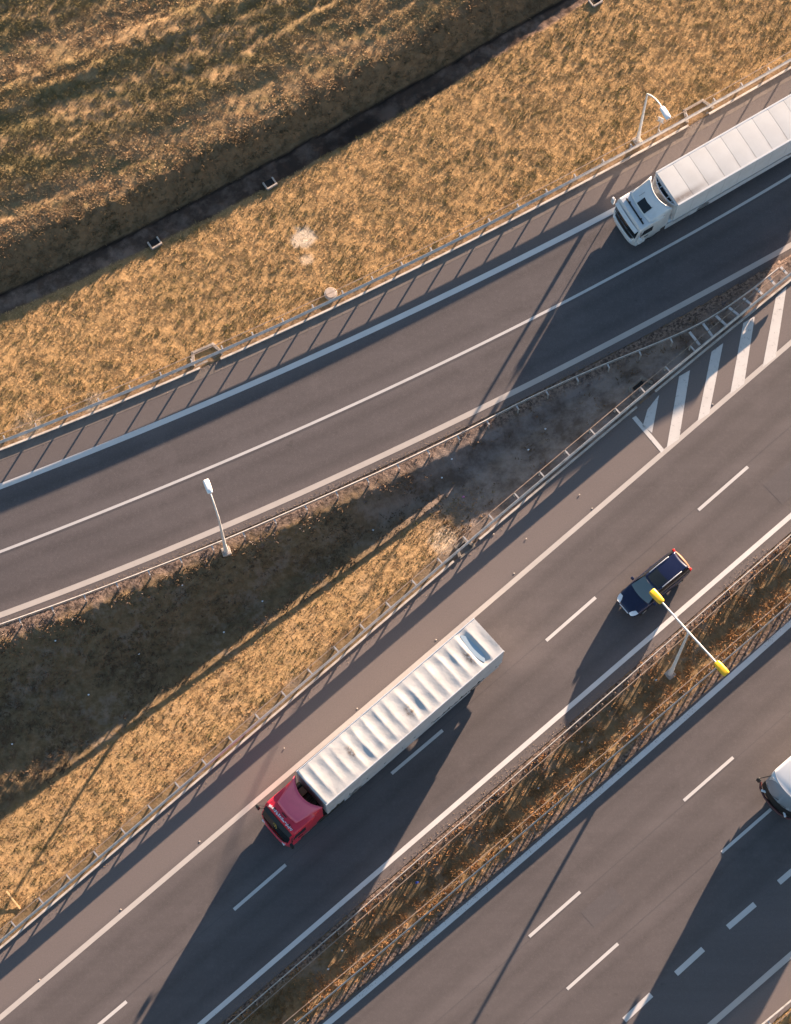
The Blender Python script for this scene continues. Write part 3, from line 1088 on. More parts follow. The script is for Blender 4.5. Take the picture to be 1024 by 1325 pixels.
def single_lamp(label, base, zb, h, headtip, hz, headlen=.85, width=.36):
    p = P(base[0], base[1], zb)
    e = P(headtip[0], headtip[1], zb + hz)
    ang = math.atan2(e[1] - p[1], e[0] - p[0])
    reach = float(np.hypot(*(e - p)[:2]))
    r = empty('street_lamp', (p[0], p[1], zb), ang)
    tag(r, label, 'street lamp', 'white single street lamps of the slip road')
    lamp_base(r)
    xe = reach - headlen
    pts = [(0, 0, .1), (0, 0, 1.4), (0, 0, 1.5), (0, 0, h * .6), (0, 0, h - .35)]
    rad = [.125, .115, .095, .075, .058]
    for k in range(1, 9):
        u = k / 8
        x = xe * u
        z = h - .35 + (hz - h + .35) * (1 - (1 - u) ** 2.2)
        pts.append((x, 0, z)); rad.append(.056 - .014 * u)
    MB().tube(pts[:5], rad[:5], 12).build('pole', M_pole, r, 40)
    MB().tube(pts[4:], rad[4:], 10).build('arm', M_pole, r, 40)
    lamp_head(r, xe - .03, hz, 1, M_headw, headlen, width)
    return r


zb_left = gz(*P(293, 714, -.7)[:2])
single_lamp('white single street lamp standing in the dark hollow, leaning its head over the slip road', (293, 714), zb_left, 7.6, (266, 620), 8.3)
single_lamp('white single street lamp standing on the dry grass above the white truck cab', (825, 183), RAMP0, 7.2, (866, 154), 7.9)

# small marker sign beside the second lamp
p = P(851, 173, RAMP0)
r = empty('road_sign', (p[0], p[1], RAMP0), math.radians(62))
tag(r, 'small pale road sign on a thin post behind the barrier near the lamp', 'road sign')
MB().tube([(0, 0, -.1), (0, 0, 2.4)], .035, 8).build('post', M_steel, r)
MB().box((.04, 0, 1.95), (.03, .34, .62)).build('plate', mat('sign_back', (.55, .58, .62), .5, .3), r, bevel=.008)
for k in (1.7, 2.2):
    MB().box((.018, 0, k), (.02, .5, .05)).build('clamp', M_steel2, r)

# wooden stake
a, b = P(9, 1154, -.5), P(27, 1177, -.1)
zz = gz((a[0] + b[0]) / 2, (a[1] + b[1]) / 2)
r = MB().box((0, 0, 0), (float(np.hypot(*(b - a)[:2])), .10, .08)).build('wooden_plank', M_wood, None, bevel=.01)
r.location = ((a[0] + b[0]) / 2, (a[1] + b[1]) / 2, zz + .22)
r.rotation_euler = (0, math.radians(-12), math.atan2(b[1] - a[1], b[0] - a[0]))
tag(r, 'narrow orange wooden plank lying in the dry grass at the lower left edge', 'plank')

# ------------------------------------------------------------------ vehicles
def rrect(x, hw, z0, z1, r, n=4, top=None, hwt=None):
    """Rounded-top section at station x, from (-hw, z0) round to (hw, z0)."""
    hwt = hw if hwt is None else hwt
    pts = [(x, hw * .96, z0), (x, hw, z0 + .06)]
    for k in range(n + 1):
        a = math.pi / 2 * k / n
        pts.append((x, hwt - r + r * math.cos(a), z1 - r + r * math.sin(a)))
    for k in range(n + 1):
        a = math.pi / 2 * (1 - k / n)
        pts.append((x, -hwt + r - r * math.cos(a), z1 - r + r * math.sin(a)))
    pts += [(x, -hw, z0 + .06), (x, -hw * .96, z0)]
    return pts


def wheel(root, x, y, rad, w):
    t = MB().cyl((0, 0, 0), rad, w, 'y', 28).build('wheel', M_tyre, root, 40, .04)
    t.location = (x, y, rad)
    MB().cyl((0, 0, 0), rad * .58, w + .02, 'y', 20, rad * .52).build('rim', M_rim, t, 40)
    return t


def place(root, front_mid, heading, zl=None):
    root.location = front_mid
    root.rotation_euler = (0, 0, heading)


def tractor(root, paint_m, spoil_m, roof0, spo, windscreen_m, red):
    rk = .40 if red else .12
    """Cab-over tractor: front bumper at x=0, cab back at -2.2. Returns the cab."""
    hw = 1.22
    st_ = [(-.02, 1.05, .55, 1.25, .06), (-.06, 1.14, .50, 1.34, .08), (-.12, 1.19, .50, 1.60, .10), (-.47 if red else -.20, hw, .50, roof0 - .22, .13), (-.62 if red else -.32, hw, .50, roof0, .16), (-.95, hw, .50, roof0 + .05, .16), (-2.15, hw, .55, roof0 + .05, .14)]
    cab = MB().loft([rrect(*k) for k in st_]).build('cab', paint_m, root, 40, .015)
    # windscreen: bowed pane just proud of the sloping front
    rows = []
    for i in range(7):
        u = i / 6
        z = 1.52 + u * (roof0 - .30 - 1.52)
        x = -.085 - rk * u
        rows.append([(x + .035 * (1 - (y_ / 1.1) ** 2) + .012, y_ * (1.02 + .02 * u), z) for y_ in np.linspace(-1.08, 1.08, 11)])
    MB().grid(rows).build('windscreen', windscreen_m, cab, 60)
    # sun visor over the glass
    rows = []
    vx = -.16 if red else .16
    for x, z in ((-.34 + vx, roof0 - .20), (-.10 + vx, roof0 - .34), (-.09 + vx, roof0 - .38), (-.34 + vx, roof0 - .27)):
        rows.append([(x + .05 * (1 - (y_ / 1.1) ** 2), y_, z) for y_ in np.linspace(-1.1, 1.1, 9)])
    MB().grid(rows + [rows[0]]).build('sun_visor', paint_m if not red else M_black, cab, 40)
    # side windows
    for sy in (-1, 1):
        MB().add([(-.42, sy * 1.228, 1.75), (-1.35, sy * 1.228, 1.75), (-1.35, sy * 1.228, 2.6), (-.60, sy * 1.228, 2.6)], [(0, 1, 2, 3)]).build('side_window', M_glass, cab)
        MB().box((-.92, sy * 1.225, 1.30), (.34, .05, .04)).build('door_handle', M_black, cab)
        # mirrors: housing on two arms
        arm = MB().tube([(-.38, sy * 1.20, 2.62), (-.16, sy * 1.44, 2.60), (-.16, sy * 1.44, 1.80), (-.38, sy * 1.22, 1.75)], .022, 6).build('mirror_arm', M_black, cab)
        mm = MB().box((-.12, sy * 1.47, 2.28), (.16, .24, .46)).box((-.12, sy * 1.47, 1.88), (.16, .24, .22)).build('mirror', M_black if red else paint_m, cab, bevel=.03)
        # steps and side panel
        MB().box((-.55, sy * 1.17, .55), (.75, .16, .40)).build('step_panel', paint_m, cab, bevel=.03)
        MB().add([(-2.15, sy * 1.215, .95), (-2.66, sy * 1.19, .95), (-2.70, sy * 1.16, roof0 + spo - .05), (-2.15, sy * 1.18, roof0 + .02),
                  (-2.15, sy * 1.17, .95), (-2.66, sy * 1.15, .95), (-2.70, sy * 1.12, roof0 + spo - .05), (-2.15, sy * 1.14, roof0 + .02)],
                 [(0, 1, 2, 3), (7, 6, 5, 4), (0, 4, 5, 1), (1, 5, 6, 2), (2, 6, 7, 3), (3, 7, 4, 0)]).build('side_fairing', paint_m, cab, bevel=.012)
    # bumper, grille, lamps
    mb = MB()
    rows = []
    for x, z in ((.0, 1.0), (.10, .92), (.13, .70), (.11, .42), (.0, .38)):
        rows.append([(x - .26 * abs(y_ / 1.22) ** 4, y_, z) for y_ in np.linspace(-1.24, 1.24, 15)])
    bp = mb.grid(rows).build('bumper', paint_m, cab, 40)
    so = bp.modifiers.new('thick', 'SOLIDIFY'); so.thickness = .06
    rows = []
    for x, z in ((.045, 1.44), (.065, 1.06)):
        rows.append([(x - .14 * abs(y_ / 1.1) ** 3, y_, z) for y_ in np.linspace(-.98, .98, 11)])
    MB().grid(rows).build('grille', M_black, cab, 40)
    for sy in (-1, 1):
        MB().box((.015, sy * .80, .80), (.14, .34, .18), rz=-sy * .20).build('headlight', M_chrome, cab, bevel=.03)
    # wipers
    for y_ in (-.45, .35):
        MB().tube([(-.02, y_, 1.54), (-.055, y_ + .62, 1.70)], .012, 5).build('wiper', M_black, cab)
    # roof spoiler with hollowed rear edge
    rows = []
    for i in range(9):
        u = i / 8
        row = []
        for y_ in np.linspace(-1, 1, 17):
            xr = -2.22 - .50 * abs(y_) ** 2.2
            x0 = -.98 - .08 * y_ * y_
            w_ = (.80 + .36 * u) if red else (1.06 + .10 * u)
            x = x0 + (xr - x0) * u
            z = roof0 + .045 + spo * (u ** 1.25) * (1 - .10 * abs(y_) ** 4)
            row.append((x, y_ * w_, z))
        rows.append(row)
    sp = MB().grid(rows).build('roof_spoiler', spoil_m, cab, 50)
    so = sp.modifiers.new('thick', 'SOLIDIFY'); so.thickness = .06; so.offset = 1
    # flanks of the spoiler down to the roof
    for sy in (-1, 1):
        a0, a1 = [(r_[16] if sy > 0 else r_[0]) for r_ in rows], []
        a1 = [(p_[0], sy * 1.17, min(p_[2], roof0 + .05 + .04 * i)) for i, p_ in enumerate(a0)]
        MB().grid([a0, a1]).build('spoiler_flank', paint_m, sp, 40)
    # beacon or horn bits on the roof
    for y_ in (-.62, .62):
        MB().cyl((-.72, y_, roof0 + .09), .05, .09, n=10).build('roof_lamp', M_black, cab)
    if red:
        MB().box((-.86, .0, roof0 + .06), (.05, .38, .03)).build('roof_slot', M_black, cab)
        MB().box((-.64, 0, roof0 + .012), (.10, 2.05, .05)).build('name_band', M_red, cab)
        # white script across the band: strokes too small to read
        mb = MB()
        rr = random.Random(5)
        y_ = -.95
        while y_ < .95:
            w_ = rr.uniform(.03, .09)
            mb.box((-.62 + rr.uniform(-.03, .03), y_, roof0 + .045), (rr.uniform(.07, .17), w_, .02), rz=rr.uniform(-.4, .4))
            y_ += w_ + rr.uniform(.015, .05)
        mb.box((-.62, -.86, roof0 + .044), (.12, .12, .02), rz=.5)
        mb.build('lettering', M_silver, cab)
        mb = MB()
        for k in range(3):
            mb.box((-.20 + .03 * k, -.10 + .10 * k, 2.35 - .05 * k), (.06, .16, .05), rz=.5 + k)
        mb.build('emblem', M_gold, cab)
    else:
        hb = MB().box((-1.35, .05, roof0 + .30), (.66, .80, .06), ry=.42).build('roof_hatch', M_glass, cab, bevel=.02)
        hb.location = (0, 0, 0)
        MB().box((-.66, 0, roof0 + .07), (.10, 1.9, .05)).build('roof_slot', M_black, cab)
        for y_ in (-1, 0.72):
            MB().box((-1.75, y_ * .6, roof0 + .50), (.80, .015, .015), ry=.34).build('spoiler_seam', M_black, sp)
    # chassis, tanks, wheels
    MB().box((-3.9, .42, .86), (5.6, .09, .26)).box((-3.9, -.42, .86), (5.6, .09, .26)).box((-3.1, 0, .86), (.3, .9, .2)).box((-4.6, 0, .86), (.3, .9, .2)).build('chassis', M_chassis, root)
    for sy in (-1, 1):
        MB().cyl((-3.1, sy * .90, .78), .33, 1.2, 'x', 20).build('fuel_tank', M_silver if not red else M_chassis, root, 40)
        MB().box((-3.3, sy * 1.21, .68), (2.0, .05, .72)).build('side_panel', M_chassis if red else paint_m, root, bevel=.02)
        wheel(root, -1.38, sy * 1.02, .50, .33)
        wheel(root, -5.05, sy * .95, .50, .58)
        MB().box((-5.05, sy * .95, 1.08), (1.2, .62, .05)).build('mudguard', M_chassis, root, bevel=.02)
    mb = MB()
    for k in range(4):
        mb.tube([(-2.25, -.2 + .12 * k, 1.5), (-2.6, -.25 + .14 * k, 1.15), (-3.0, -.2 + .12 * k, 1.5)], .022, 6)
    mb.build('air_line', M_chassis, root)
    MB().cyl((-4.9, 0, 1.08), .5, .10, n=20).build('coupling_plate', M_chassis, root)
    return cab


def trailer_running_gear(root, xf, length, skirt):
    xr = xf - length
    MB().box((xf - length / 2 - .8, .45, 1.02), (length - 2.2, .12, .22)).box((xf - length / 2 - .8, -.45, 1.02), (length - 2.2, .12, .22)).build('trailer_frame', M_chassis, root)
    for k in range(3):
        for sy in (-1, 1):
            wheel(root, xr + 2.0 + 1.32 * k, sy * 1.03, .50, .38)
    for sy in (-1, 1):
        MB().tube([(xf - 2.9, sy * .6, 1.0), (xf - 2.9, sy * .6, .25)], .06, 8).build('landing_leg', M_chassis, root)
        MB().box((xf - 6.1, sy * 1.22, .68), (9.6, .04, .86)).build('side_skirt', skirt, root)
        MB().box((xr + 1.0, sy * 1.22, .78), (1.6, .04, .60)).build('side_skirt', skirt, root)
        for k in range(3):
            MB().box((xr + 2.0 + 1.32 * k, sy * 1.1, 1.03), (1.25, .36, .05)).build('mudguard', M_chassis, root)
    MB().box((xr + .08, 0, .55), (.10, 2.3, .14)).build('rear_bumper', M_rim, root)
    for sy in (-1, 1):
        MB().box((xr - .01, sy * 1.0, .95), (.05, .36, .14)).build('tail_light', M_tail, root)


def heading(front, fz, back, bz):
    a, b = P(*front, fz), P(*back, bz)
    return math.atan2(a[1] - b[1], a[0] - b[0])


# --- red tractor with tarpaulin trailer
tf, tr_ = P(403, 1020, 4.0), P(633, 821, 4.0)
hd = math.atan2(tf[1] - tr_[1], tf[0] - tr_[0])
D_ = np.array([math.cos(hd), math.sin(hd), 0])
GAP = 2.90
fm = tf + D_ * GAP
r = empty('articulated_truck', (fm[0], fm[1], .0), hd)
tag(r, 'red articulated truck pulling a long trailer with a wrinkled white tarpaulin roof', 'truck', 'heavy vehicles on the road')
tractor(r, M_red, M_redroof, 3.05, .72, M_glass, True)
MB().box((-2.62, -.55, 1.75), (.40, .42, .30)).build('cargo_box', M_tan, r, bevel=.03)
XF, TL = -GAP, 13.3
xr = XF - TL
trl = MB().box((XF - TL / 2, 0, 1.22), (TL, 2.50, .20)).build('trailer', M_chassis, r, bevel=.02)
trailer_running_gear(r, XF, TL, M_curtain)
# curtain sides with soft pleats
for sy in (-1, 1):
    rows = []
    n = 110
    for zz_ in (1.10, 1.8, 2.6, 3.4, 3.94):
        rows.append([(XF - TL * i / n, sy * (1.262 + .014 * math.sin(i * 1.7) * math.sin(zz_ * 1.3) + .008 * math.sin(i * .63 + zz_)), zz_) for i in range(n + 1)])
    MB().grid(rows).build('side_curtain', M_curtain, trl, 60)
    MB().box((XF - TL / 2, sy * 1.262, 3.965), (TL, .06, .07)).build('roof_rail', M_silver, trl, bevel=.01)
MB().box((XF - .03, 0, 2.55), (.06, 2.48, 2.80)).build('front_wall', M_curtain, trl, bevel=.02)
for sy in (-1, 1):
    MB().box((xr + .02, sy * .625, 2.55), (.05, 1.22, 2.75)).build('rear_door', M_wbox, trl, bevel=.015)
    for k in (.35, .85):
        MB().tube([(xr - .03, sy * k, 1.25), (xr - .03, sy * k, 3.9)], .02, 6).build('lock_rod', M_rim, trl)
# tarpaulin: sags between the roof bows
nb = 17
nx, ny = nb * 10, 16
rows, dirt = [], []
rr = random.Random(3)
sag = [rr.uniform(.022, .040) for _ in range(nb)]
sag[1] = .085
sag[0] = .02
sag[nb - 3] = .022; sag[nb - 4] = .02
skew = [rr.uniform(-.10, .10) for _ in range(nb + 1)]
for i in range(nx + 1):
    row = []
    for j in range(ny + 1):
        y_ = -1 + 2 * j / ny
        k = min(i // 10, nb - 1)
        u = (i - k * 10) / 10
        xb = xr + TL * (k + u) / nb + (skew[k] * (1 - u) + skew[k + 1] * u) * (1 - y_ * y_) * (0 if i in (0, nx) else 1)
        prof_ = 1 - abs(2 * u - 1) ** 1.7
        edge = (1 - abs(y_) ** 5)
        z = 3.985 + .045 * (1 - y_ * y_) - sag[k] * prof_ * edge * (1 + .25 * math.sin(3.1 * y_ + k))
        z += .010 * float(vnoise(np.array([xb]), np.array([y_ * 1.25]), .35, 1)[0])
        if i == nx: z -= .03
        row.append((xb, y_ * 1.255, z))
        d = 0.0
        for (dx_, dy_, rx, ry) in ((xr + 1.75, .25, .28, .75), (xr + 6.3, .35, .35, .55), (XF - 3.0, -.1, .25, .6)):
            d = max(d, 1 - min(1, math.hypot((xb - dx_) / rx, (y_ * 1.25 - dy_) / ry)))
        dirt.append((min(1, d * 1.7), 0, 0))
    rows.append(row)
mb = MB().grid(rows)
me = bpy.data.meshes.new('tarpaulin_roof')
me.from_pydata(mb.v, [], mb.f)
colattr(me, 'dirt', np.array(dirt))
tarp = link('tarpaulin_roof', me, M_tarp, trl, 75)
# rain water lying in the deep fold by the rear
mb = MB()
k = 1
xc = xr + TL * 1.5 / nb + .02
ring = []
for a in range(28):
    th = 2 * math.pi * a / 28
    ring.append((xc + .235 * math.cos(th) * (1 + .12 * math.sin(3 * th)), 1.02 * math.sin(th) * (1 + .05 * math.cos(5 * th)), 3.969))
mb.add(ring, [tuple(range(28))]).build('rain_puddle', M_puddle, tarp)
for k in range(0, nb + 1):
    for sy in (-1, 1):
        MB().box((xr + TL * k / nb, sy * 1.285, 3.93), (.07, .02, .11)).build('roof_strap', M_silver, trl)

# --- white tractor with refrigerated trailer
tf = P(861.5, 241, 3.22)
tr_ = P(1036.5, 140, 3.22)
hd = math.atan2(tf[1] - tr_[1], tf[0] - tr_[0])
D_ = np.array([math.cos(hd), math.sin(hd), 0])
GAP = 2.78
fm = tf + D_ * GAP
s_, t_ = to_st(fm[0] - D_[0] * 6, fm[1] - D_[1] * 6)
zr_ = float(z_ramp(np.array([s_]), np.array([t_]))[0])
r = empty('articulated_truck', (fm[0], fm[1], zr_), hd)
# lean with the crossfall of the slip road; local +y points to the lower right of the photo
slope_dt = float(fE(np.array([s_ + .5]))[0] - fE(np.array([s_ - .5]))[0])
r.rotation_mode = 'XYZ'
r.rotation_euler = (-math.atan(CROSS), 0, hd)
r.scale = (1, 1, .965)
tag(r, 'white articulated truck with a dark roof hatch and a panelled refrigerated trailer', 'truck', 'heavy vehicles on the road')
tractor(r, M_wpaint, M_wpaint, 3.05, .78, M_glass, False).scale = (.90, 1, 1)
XF, TL = -GAP, 13.6
xr = XF - TL
trl = MB().box((XF - TL / 2, 0, 2.525), (TL, 2.50, 2.78)).build('trailer', M_wbox, r, bevel=.02)
trailer_running_gear(r, XF, TL, M_wbox)
npan = 12
pl = TL / npan
for k in range(npan):
    x1 = XF - pl * k - .009
    x0 = XF - pl * (k + 1) + .009
    nxp, nyp = 12, 16
    rows, dirt = [], []
    for i in range(nxp + 1):
        row = []
        for j in range(nyp + 1):
            x = x1 + (x0 - x1) * i / nxp
            y_ = -1.139 + 2.278 * j / nyp
            row.append((x, y_, 3.955 + .018 * (1 - (y_ / 1.13) ** 2) + .004 * math.sin(math.pi * i / nxp)))
            dx_ = XF - x
            d = math.exp(-((y_ - .93) / .22) ** 2) * math.exp(-(dx_ / 1.9) ** 2) * .95
            d = max(d, .42 * math.exp(-((y_ - .8) / .35) ** 2) * math.exp(-((i / nxp) - 1) ** 2 / .004) * (k < 7))
            d = max(d, .12 * math.exp(-((i / nxp) - .98) ** 2 / .003) * math.exp(-((y_ - .35) / .8) ** 2) * (k % 3 != 0))
            dirt.append((d, 0, 0))
        rows.append(row)
    mb = MB().grid(rows)
    me = bpy.data.meshes.new('roof_panel')
    me.from_pydata(mb.v, [], mb.f)
    colattr(me, 'dirt', np.array(dirt))
    o = link('roof_panel', me, M_roofp, trl)
    so = o.modifiers.new('thick', 'SOLIDIFY'); so.thickness = .03; so.offset = -1
for sy in (-1, 1):
    MB().box((XF - TL / 2, sy * 1.20, 3.928), (TL, .12, .07)).build('roof_rail', M_wpaint, trl, bevel=.015)
    MB().box((XF - TL / 2, sy * 1.26, 1.20), (TL, .05, .14)).build('lower_rail', M_rim, trl)
    for k in range(1, 12):
        MB().box((XF - pl * k, sy * 1.252, 2.6), (.03, .012, 2.5)).build('wall_seam', M_wpaint, trl)
for sy in (-1, 1):
    MB().box((xr - .01, sy * .62, 2.53), (.05, 1.20, 2.7)).build('rear_door', M_wpaint, trl, bevel=.015)
# cooling unit on the front wall: bowed housing, open dark top with fan bars
hous = []
for zz_, kk in ((2.0, .80), (2.25, 1.0), (3.55, 1.0), (3.70, .97)):
    hous.append([(XF + .01 + .36 * kk * (1 - abs(y_) ** 2.6) if abs(y_) < 1 else XF + .01, y_ * 1.16, zz_) for y_ in np.linspace(-1, 1, 21)] + [(XF + .005, 1.10, zz_), (XF + .005, -1.10, zz_)])
cu = MB().loft(hous, False).build('cooling_unit', M_wpaint, trl, 40)
so = cu.modifiers.new('thick', 'SOLIDIFY'); so.thickness = .05; so.offset = -1
MB().add([(XF + .01 + .31 * (1 - abs(y_) ** 2.6), y_ * 1.12, 3.52) for y_ in np.linspace(-1, 1, 21)] + [(XF + .01, 1.1, 3.52), (XF + .01, -1.1, 3.52)], [tuple(range(23))]).build('unit_top', M_black, cu)
for y_ in (-.72, -.38, .38, .72):
    MB().box((XF + .13, y_, 3.57), (.18, .05, .05)).build('fan_bar', M_silver, cu)
MB().box((XF + .03, 0, 3.87), (.05, 2.3, .14)).build('front_rail', M_wpaint, trl)

# --- dark blue estate car
a, b = P(807, 788, .5), P(884, 724, .8)
hd = math.atan2(a[1] - b[1], a[0] - b[0])
mid = (a + b) / 2
r = empty('estate_car', (mid[0], mid[1], 0), hd)
tag(r, 'dark blue estate car with silver roof rails driving under the double yellow lamp', 'car')
# stations: x, half width, sill z, belt z, crown z
ST = [(2.28, .50, .35, .50, .54), (2.24, .62, .27, .60, .64), (2.14, .73, .22, .66, .71), (1.95, .81, .20, .71, .78), (1.65, .855, .20, .76, .84), (1.30, .875, .20, .82, .90), (1.02, .88, .20, .90, .96), (.70, .885, .20, .93, .97), (0, .89, .20, .94, .98), (-1.2, .885, .20, .95, .99), (-1.8, .87, .22, .95, .99), (-2.08, .83, .25, .94, .98), (-2.20, .78, .30, .90, .94), (-2.26, .70, .36, .80, .84)]
rings = []
for x, w_, z0, zb_, zc_ in ST:
    rings.append([(x, w_ * .93, z0), (x, w_ * .99, z0 + .12), (x, w_, z0 + .28 if z0 + .28 < zb_ - .05 else zb_ - .06), (x, w_ * .985, zb_ - .04), (x, w_ * .93, zb_ + .01), (x, w_ * .6, (zb_ + zc_) / 2 + .015), (x, w_ * .25, zc_), (x, -w_ * .25, zc_), (x, -w_ * .6, (zb_ + zc_) / 2 + .015), (x, -w_ * .93, zb_ + .01), (x, -w_ * .985, zb_ - .04), (x, -w_, z0 + .28 if z0 + .28 < zb_ - .05 else zb_ - .06), (x, -w_ * .99, z0 + .12), (x, -w_ * .93, z0)])
body = MB().loft(rings).build('body', M_blue, r, 50)
sb = body.modifiers.new('smooth', 'SUBSURF'); sb.levels = 1; sb.render_levels = 1


def strip(x_of_u, hw_of_u, z_of_u, n=8, m_=13, bow=.05):
    rows = []
    for i in range(n + 1):
        u = i / n
        rows.append([(x_of_u(u) + bow * (1 - v_ * v_), v_ * hw_of_u(u), z_of_u(u) + .03 * (1 - v_ * v_)) for v_ in np.linspace(-1, 1, m_)])
    return MB().grid(rows)


lerp = lambda a_, b_: (lambda u: a_ + (b_ - a_) * u)
strip(lerp(1.06, .22), lerp(.74, .60), lambda u: .955 + .445 * u ** .9, bow=.11).build('windscreen', M_glassc, body, 60)
roof = strip(lerp(.25, -2.10), lambda u: .605 + .02 * math.sin(math.pi * u), lambda u: 1.405 + .04 * math.sin(math.pi * min(1, u * 1.1)) - .05 * u * u, 14, bow=.09).build('roof', M_blue, r, 60)
so = roof.modifiers.new('thick', 'SOLIDIFY'); so.thickness = .010; so.offset = -1
strip(lerp(.13, -.62), lerp(.47, .48), lambda u: 1.437 + .020 * u, bow=.06).build('sunroof', M_glass, roof, 60)
strip(lerp(-2.04, -2.20), lerp(.60, .72), lambda u: 1.36 - .40 * u, bow=-.03).build('rear_window', M_glass, body, 60)
for sy in (-1, 1):
    pts = []
    for k in range(9):
        u = k / 8
        xt, xbm = .25 - 2.2 * u, .98 - 3.1 * u
        pts.append(((xbm, sy * .80, .945), ((xt + xbm) / 2, sy * .735, 1.20), (xt, sy * .612, 1.405)))
    MB().grid([[q_[k] for q_ in pts] for k in range(3)]).build('side_window', M_glass, body, 60)
    for xb_, xt_ in ((.02, -.10), (-1.02, -1.0), (-1.95, -1.80)):
        MB().add([(xb_ + .05, sy * .812, .95), (xb_ - .05, sy * .812, .95), (xt_ - .04, sy * .622, 1.41), (xt_ + .04, sy * .622, 1.41)], [(0, 1, 2, 3)]).build('pillar', M_black, body)
    MB().tube([(-.12, sy * .575, 1.42), (-.20, sy * .575, 1.475), (-.8, sy * .58, 1.49), (-1.48, sy * .575, 1.475), (-1.58, sy * .57, 1.42)], .021, 8).build('roof_rail', M_silver, roof, 40)
    MB().box((.78, sy * .99, .97), (.16, .20, .13)).build('mirror', M_blue, body, bevel=.03)
    hl = []
    for x, y0_, y1_, z_ in ((2.235, .40, .60, .62), (2.15, .42, .70, .70), (2.02, .46, .765, .745), (1.84, .58, .80, .775)):
        hl.append([(x + .012, sy * y0_, z_ + .035), (x + .012, sy * (y0_ + y1_) / 2, z_ + .035), (x + .012, sy * y1_, z_ + .0)])
    MB().grid(hl).build('headlight', M_chrome, body, 60)
    tl = MB().box((-2.15, sy * .70, .90), (.16, .24, .32), rz=sy * .40).build('tail_light', M_tail, body, bevel=.03)
    wheel(r, 1.42, sy * .78, .32, .22); wheel(r, -1.30, sy * .78, .32, .22)
    MB().box((.55, sy * .895, .80), (.16, .02, .03)).build('door_handle', M_black, body)
    MB().box((-.50, sy * .895, .80), (.16, .02, .03)).build('door_handle', M_black, body)
MB().box((2.27, 0, .62), (.04, .74, .09)).build('grille', M_chrome, body, bevel=.015)
MB().box((-2.27, 0, .50), (.10, 1.44, .22)).build('rear_bumper', M_blue, body, bevel=.04)
strip(lerp(-2.09, -2.285), lerp(.66, .62), lambda u: .995 - .19 * u, bow=-.05).build('tailgate_sunlight', mat('tailgate_sun_tint', (.30, .115, .065), .35, .2), body, 60)  # tan strip paints sunlight on the blue tailgate
MB().box((-2.31, 0, .72), (.02, .5, .11)).build('licence_plate', M_plate, body)
for y_ in (-.3, .32):
    MB().tube([(1.0, y_, .985), (.82, y_ + .42, 1.06)], .010, 5).build('wiper', M_black, body)

# --- white coach cut by the right edge
a = P(1001, 1040, .6)
hd = math.atan2(-(P(1001, 1040)[1] - P(801, 1214)[1]), -(P(1001, 1040)[0] - P(801, 1214)[0]))
r = empty('coach', (a[0], a[1], 0), hd)
tag(r, 'white coach with a curved windscreen and black front, cut off by the right edge', 'coach', 'heavy vehicles on the road')
hw, HH, LL = 1.26, 3.3, 11.4


def bow(y_, d):
    return d * (1 - abs(y_) ** 2.4)


rings = []
for x, w_, z0, z1, rad in ((-.40, 1.10, .42, HH - .06, .16), (-.62, 1.235, .42, HH - .05, .16), (-.9, hw, .42, HH, .20), (-3, hw, .42, HH + .02, .20), (-8, hw, .42, HH + .02, .20), (-LL + .1, hw, .42, HH, .20), (-LL, 1.2, .5, HH - .1, .2)):
    rings.append(rrect(x, w_, z0, z1, rad))
cb_ = MB().loft(rings).build('body', M_wpaint, r, 40)
rows = []
for z, x0 in ((HH - .03, -.40), (HH - .16, -.32), (2.7, -.20), (2.0, -.11), (1.35, -.06)):
    rows.append([(x0 - .62 + .62 + bow(y_, .34) - .34 if abs(y_) < 1 else x0 - .34, y_ * 1.22, z) for y_ in np.linspace(-1, 1, 17)])
MB().grid(rows).build('windscreen', mat('coach_windscreen', (.24, .27, .32), .10, 0, .7), cb_, 60)
rows = []
for z, x0 in ((1.36, -.05), (1.10, .06), (.55, .08), (.40, .02)):
    rows.append([(x0 + bow(y_, .34) - .34, y_ * 1.24, z) for y_ in np.linspace(-1, 1, 17)])
fr = MB().grid(rows).build('front_panel', M_black, cb_, 60)
MB().tube([(-.30, -1.38, .62), (-.05, -1.15, .60), (.13, -.6, .58), (.17, 0, .58), (.13, .6, .58), (-.05, 1.15, .60), (-.30, 1.38, .62)], .075, 10).build('bumper_bar', mat('dark_red_bumper', (.10, .035, .035), .4, .3), fr, 40)
for sy in (-1, 1):
    MB().box((-.02, sy * .86, .86), (.12, .36, .18), rz=-sy * .5).build('headlight', M_chrome, fr, bevel=.03)
    MB().tube([(-.45, sy * 1.15, 3.0), (.05, sy * 1.42, 2.95), (.10, sy * 1.46, 2.6)], .03, 6).build('mirror_arm', M_black, cb_)
    MB().box((.10, sy * 1.46, 2.32), (.16, .24, .55)).build('mirror', M_black, cb_, bevel=.04)
    for k in range(7):
        MB().box((-1.9 - 1.35 * k, sy * 1.262, 2.25), (1.28, .012, 1.05)).build('side_window', M_glass, cb_)
    for x in (-2.6, -8.0, -9.4):
        wheel(r, x, sy * 1.05, .50, .32)
for y_ in (-.5, .1):
    MB().tube([(-.02, y_, 1.42), (-.06, y_ + .6, 2.0)], .014, 5).build('wiper', M_black, cb_)
v_ = MB().cyl((-1.55, .35, HH + .06), .20, .10, n=20).build('roof_vent', M_wpaint, cb_, 40, .015)
MB().cyl((-1.55, .35, HH + .115), .11, .03, n=16).build('vent_cap', M_black, v_)
MB().box((-4.2, 0, HH + .06), (.8, .7, .10)).box((-7.6, 0, HH + .10), (2.2, 1.7, .18)).build('roof_unit', M_wpaint, cb_, bevel=.05)

